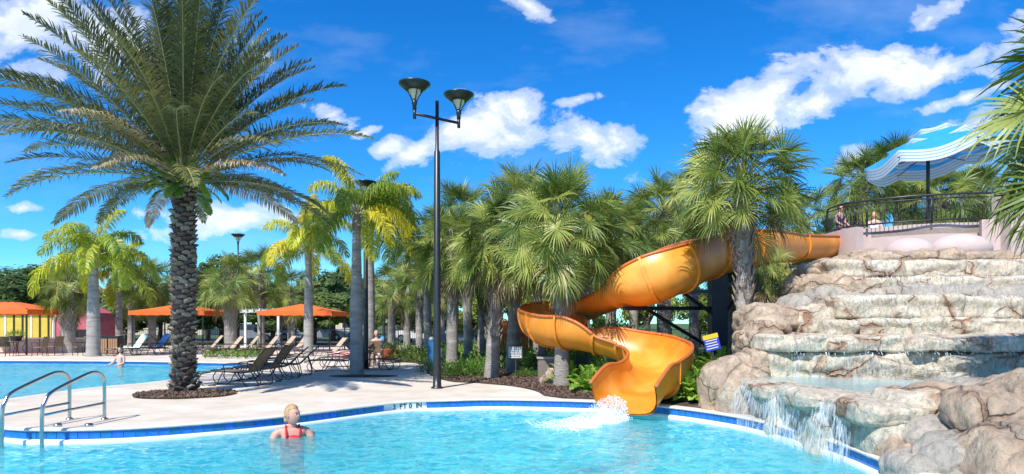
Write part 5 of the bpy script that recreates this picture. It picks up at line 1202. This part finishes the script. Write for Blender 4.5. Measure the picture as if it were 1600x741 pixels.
def head(parent, loc, yaw, pitch, ms_, mh, hair='bun', s_=1.):
    M = Matrix.Translation(loc)@Matrix.Rotation(yaw, 4, 'Z')@Matrix.Rotation(pitch, 4, 'X')@Matrix.Scale(s_, 4)   # face looks to local -Y
    def face(p):
        q = Vector(p); z = p.z
        q.x *= .92-.20*max(0, -z-.1); q.y *= 1.08
        if p.y < 0:
            q.y *= 1-.10*max(0, -z)
            q.y -= .20*math.exp(-((p.x/.14)**2+((z+.10)/.17)**2))+.05*math.exp(-((p.x/.3)**2+((z+.72)/.15)**2))+.05*math.exp(-((p.x/.2)**2+((z+.42)/.08)**2))
            for sx in (-1, 1): q.y += .09*math.exp(-(((p.x-sx*.34)/.17)**2+((z-.10)/.13)**2))
            q.y -= .05*math.exp(-((z-.30)/.10)**2)*math.exp(-(p.x/.5)**2)
        return q
    b = MB(); b.ball((0, 0, 0), (.078, .092, .118), 40, 30, fn=face); b.v = [tuple(M@Vector(v)) for v in b.v]; h = b.build('head', ms_, parent, smooth=True)
    for sx in (-1, 1):
        b = MB().ball((sx*.074, .006, .0), (.012, .022, .032), 10, 8); b.v = [tuple(M@Vector(v)) for v in b.v]; b.build('ear', ms_, h, smooth=True)
        b = MB().ball((sx*.027, -.080, .012), (.011, .009, .006), 10, 8); b.v = [tuple(M@Vector(v)) for v in b.v]; b.build('eye', m_eye, h, smooth=True)
        b = MB().ball((sx*.027, -.0925, .012), (.0055, .003, .0055), 8, 6); b.v = [tuple(M@Vector(v)) for v in b.v]; b.build('iris', m_iris, h, smooth=True)
        b = MB().tube([(sx*.012, -.098, .034), (sx*.03, -.096, .039), (sx*.044, -.086, .034)], .004, 5); b.v = [tuple(M@Vector(v)) for v in b.v]; b.build('eyebrow', mh, h)
    b = MB().ball((0, -.094, -.050), (.023, .008, .008), 12, 8); b.v = [tuple(M@Vector(v)) for v in b.v]; b.build('mouth', m_lip, h, smooth=True)
    def cap(p):
        q = Vector(p)*(1+.05*noise.noise(Vector(p)*5))
        if p.y < -.25 and p.z < .52: q = q*.80
        elif p.z < -.25: q = q*(.84 if hair != 'long' else 1.0)
        return q
    b = MB().ball((0, .010, .016), (.086, .102, .122), 36, 26, fn=cap); b.v = [tuple(M@Vector(v)) for v in b.v]; b.build('hair', mh, parent, smooth=True)
    if hair == 'bun':
        b = MB().ball((0, .10, -.055), (.040, .038, .045), 14, 10, fn=lambda p: p*(1+.15*noise.noise(p*3))); b.v = [tuple(M@Vector(v)) for v in b.v]; b.build('hair_bun', mh, parent, smooth=True)
    return h
def hand(parent, wrist, dirv, palm_n, ms_, curl=.3):
    d = Vector(dirv).normalized(); nrm = Vector(palm_n).normalized(); sd = d.cross(nrm).normalized(); w = Vector(wrist)
    nodes = [(w-d*.02, .022), (w+d*.035, (.033, .016)), (w+d*.075, (.036, .014))]; ed = [(0, 1), (1, 2)]
    for k, (off, l) in enumerate(((-.030, .070), (-.010, .080), (.010, .075), (.029, .058))):
        n0 = len(nodes); bp = w+d*.085+sd*off; nodes += [(bp, .0095), (bp+d*l*.5-nrm*curl*.01, .0085), (bp+d*l*(1-.1*curl)-nrm*curl*.03, .0065)]; ed += [(2, n0), (n0, n0+1), (n0+1, n0+2)]
    n0 = len(nodes); bp = w+d*.03-sd*.034; nodes += [(bp, .012), (bp+d*.03-sd*.022, .010), (bp+d*.058-sd*.03, .008)]; ed += [(1, n0), (n0, n0+1), (n0+1, n0+2)]
    return skin_mesh('hand', nodes, ed, ms_, parent, 0, 1)
# woman in the main pool: up to the chest in water, head turned to the right
wl = thing('person', 'woman with sandy hair in a red swimsuit standing chest deep in the near pool', 'person', (P(457, 505, 10.25).x, 10.25, -.26), R(24), sc=1.3)
V = Vector
nodes = [((0, .02, -.45), (.15, .11)), ((0, .02, -.25), (.135, .105)), ((0, .02, -.06), (.15, .115)), ((0, .03, .08), (.14, .095)), ((0, .03, .135), (.08, .065)), ((0, .015, .17), (.055, .05)), ((0, 0, .21), (.05, .05)),
         ((.12, .03, .105), .068), ((.20, .03, .07), .066), ((.235, -.03, -.06), .048), ((.22, -.16, -.14), .038), ((.16, -.32, -.10), .028),
         ((-.12, .03, .105), .068), ((-.20, .03, .07), .066), ((-.235, -.02, -.06), .048), ((-.23, -.15, -.14), .038), ((-.17, -.32, -.10), .028),
         ((.09, .02, -.62), .09), ((.10, 0, -.85), .06), ((-.09, .02, -.62), .09), ((-.10, 0, -.85), .06)]
ed = [(0, 1), (1, 2), (2, 3), (3, 4), (4, 5), (5, 6), (3, 7), (7, 8), (8, 9), (9, 10), (10, 11), (3, 12), (12, 13), (13, 14), (14, 15), (15, 16), (0, 17), (17, 18), (0, 19), (19, 20)]
skin_mesh('body', nodes, ed, m_skin, wl)
suit = [((0, .015, -.46), (.16, .12)), ((0, .012, -.25), (.145, .118)), ((0, .0, -.06), (.165, .14)), ((0, .012, .085), (.142, .112))]
skin_mesh('swimsuit', suit, [(0, 1), (1, 2), (2, 3)], m_red, wl)
for sx in (-1, 1): MB().tube([(sx*.075, -.10, .03), (sx*.082, -.075, .10), (sx*.078, .0, .175), (sx*.07, .10, .12), (sx*.06, .125, .03)], .012, 6).build('strap', m_red, wl, smooth=True)
head(wl, (0, -.025, .300), R(38), R(-4), m_skin, m_blond)
hand(wl, (.16, -.33, -.10), (-.25, -.9, .1), (0, .1, 1), m_skin); hand(wl, (-.17, -.33, -.10), (.25, -.9, .1), (0, .1, 1), m_skin)
def simple_person(label, loc, rz, nodes, ed, headp, hyaw, ms_, mh, extra=(), hair='short', hands=()):
    root = thing('person', label, 'person', loc, rz); skin_mesh('body', nodes, ed, ms_, root); head(root, headp, hyaw, 0, ms_, mh, hair)
    for nm, nn, ee, mm in extra: skin_mesh(nm, nn, ee, mm, root)
    for w_, d_, n_ in hands: hand(root, w_, d_, n_, ms_)
    return root
# far swimmer, water to the waist
q = P(249, 570, 28.2)
simple_person('bare shouldered dark haired bather standing in the far pool left of the date trunk', (q.x, 25.4, -.13), R(-20),
  [((0, 0, -.5), (.14, .10)), ((0, 0, -.1), (.13, .10)), ((0, 0, .18), (.15, .11)), ((0, 0, .38), (.15, .09)), ((0, 0, .48), .055), ((0, 0, .56), .05), ((.19, 0, .40), .055), ((.25, -.05, .16), .045), ((.16, -.25, .05), .034), ((-.19, 0, .40), .055), ((-.28, -.08, .18), .045), ((-.42, -.2, .05), .034)],
  [(0, 1), (1, 2), (2, 3), (3, 4), (4, 5), (3, 6), (6, 7), (7, 8), (3, 9), (9, 10), (10, 11)], (0, -.01, .67), .5, m_skin2, m_brown, hands=(((.15, -.26, .05), (-.3, -1, 0), (0, 0, 1)), ((-.43, -.21, .05), (-.6, -1, 0), (0, 0, 1))))
sit = [((0, 0, .50), (.15, .12)), ((0, .02, .68), (.13, .10)), ((0, 0, .88), (.16, .11)), ((0, 0, .98), (.14, .09)), ((0, -.01, 1.06), .055), ((0, -.02, 1.12), .05), ((.19, 0, .97), .055), ((.23, -.02, .74), .044), ((.2, -.25, .66), .032), ((-.19, 0, .97), .055), ((-.23, -.02, .74), .044), ((-.2, -.25, .66), .032),
       ((.09, -.1, .50), .09), ((.11, -.48, .50), .065), ((.11, -.50, .10), .042), ((.11, -.60, .04), .035), ((-.09, -.1, .50), .09), ((-.11, -.48, .50), .065), ((-.11, -.50, .10), .042), ((-.11, -.60, .04), .035)]
sed = [(0, 1), (1, 2), (2, 3), (3, 4), (4, 5), (3, 6), (6, 7), (7, 8), (3, 9), (9, 10), (10, 11), (0, 12), (12, 13), (13, 14), (14, 15), (0, 16), (16, 17), (17, 18), (18, 19)]
m_camo = mat('olive_patterned_shirt', (.12, .15, .08), (.05, .06, .04), 12, .8, c3=(.25, .26, .18)); m_navy = mat('navy_shirt', (.015, .03, .09), (.02, .03, .07), 4, .8); m_bluet2 = mat('blue_towel', (.10, .30, .52), (.14, .38, .60), 6, .9)
H2 = (((.2, -.26, .66), (0, -1, -.1), (0, 0, 1)), ((-.2, -.26, .66), (0, -1, -.1), (0, 0, 1)))
c = P(588, 505, 23.6); chair((c.x, 23.6, .0), R(-80), 'patio chair under the bather in patterned shirt'); 
simple_person('seated bather in olive patterned shirt with a blue towel over one shoulder', (c.x, 23.62, -.02), R(10), sit, sed, (0, -.03, 1.23), .2, m_skin2, m_blond,
  (('shirt', [((0, 0, .52), (.165, .13)), ((0, .02, .70), (.15, .12)), ((0, 0, .92), (.175, .125)), ((.17, 0, .97), .07), ((.22, -.01, .80), .058), ((-.17, 0, .97), .07), ((-.22, -.01, .80), .058)], [(0, 1), (1, 2), (2, 3), (3, 4), (2, 5), (5, 6)], m_camo),), 'short', H2)
b = MB(); vs = [(.04+.11*j+.02*math.sin(i), .16-.02*i+(-.22 if i < 2 else 0)*(1-i*.3), z) for i, z in enumerate((.80, 1.02, 1.10, 1.02, .75, .45)) for j in range(3)]
b.add(vs, [(i*3+k, i*3+k+1, (i+1)*3+k+1, (i+1)*3+k) for i in range(5) for k in range(2)]); o = b.build('towel', m_bluet2, smooth=True); o.location = (c.x, 23.62, .02); o.rotation_euler = (0, 0, R(10)); md = o.modifiers.new('t', 'SOLIDIFY'); md.thickness = .02; tag(o, 'blue towel over the shoulder of the seated bather', 'towel')
stand = [((0, 0, .92), (.15, .12)), ((0, .02, 1.12), (.13, .10)), ((0, 0, 1.32), (.16, .11)), ((0, 0, 1.43), (.14, .09)), ((0, -.01, 1.50), .055), ((0, -.02, 1.56), .05), ((.19, 0, 1.42), .055), ((.25, -.05, 1.17), .044), ((.18, -.25, 1.02), .032), ((-.19, 0, 1.42), .055), ((-.25, -.05, 1.17), .044), ((-.18, -.25, 1.02), .032),
         ((.09, 0, .86), .09), ((.10, -.02, .48), .06), ((.10, 0, .09), .04), ((.10, -.12, .035), .035), ((-.09, 0, .86), .09), ((-.10, -.02, .48), .06), ((-.10, 0, .09), .04), ((-.10, -.12, .035), .035)]
H3 = (((.175, -.26, 1.015), (-.1, -1, -.2), (0, 0, 1)), ((-.175, -.26, 1.015), (.1, -1, -.2), (0, 0, 1)))
def shirt(m): return ('shirt', [((0, 0, .95), (.165, .13)), ((0, .02, 1.14), (.145, .12)), ((0, 0, 1.36), (.175, .125)), ((.17, 0, 1.42), .07), ((.23, -.02, 1.24), .058), ((-.17, 0, 1.42), .07), ((-.23, -.02, 1.24), .058)], [(0, 1), (1, 2), (2, 3), (3, 4), (2, 5), (5, 6)], m)
def shorts(m): return ('shorts', [((0, 0, .93), (.165, .13)), ((.09, 0, .82), .105), ((.10, -.01, .58), .085), ((-.09, 0, .82), .105), ((-.10, -.01, .58), .085)], [(0, 1), (1, 2), (0, 3), (3, 4)], m)
ZP = TOP-.15
q = P(1312, 505, 23.9); simple_person('person in a navy shirt leaning at the left end of the platform railing', (q.x, 23.9, ZP-.55), R(25), stand, sed, (0, -.03, 1.67), .2, m_skin, m_brown, (shirt(m_navy), shorts(m_navy)), 'short', H3)
q = P(1366, 505, 23.0); simple_person('fair person in white top behind the platform railing', (q.x, 23.0, ZP-.95), R(-30), stand, sed, (0, -.03, 1.67), -.2, m_skin2, m_blond, (shirt(m_white), shorts(m_red)), 'short', H3)
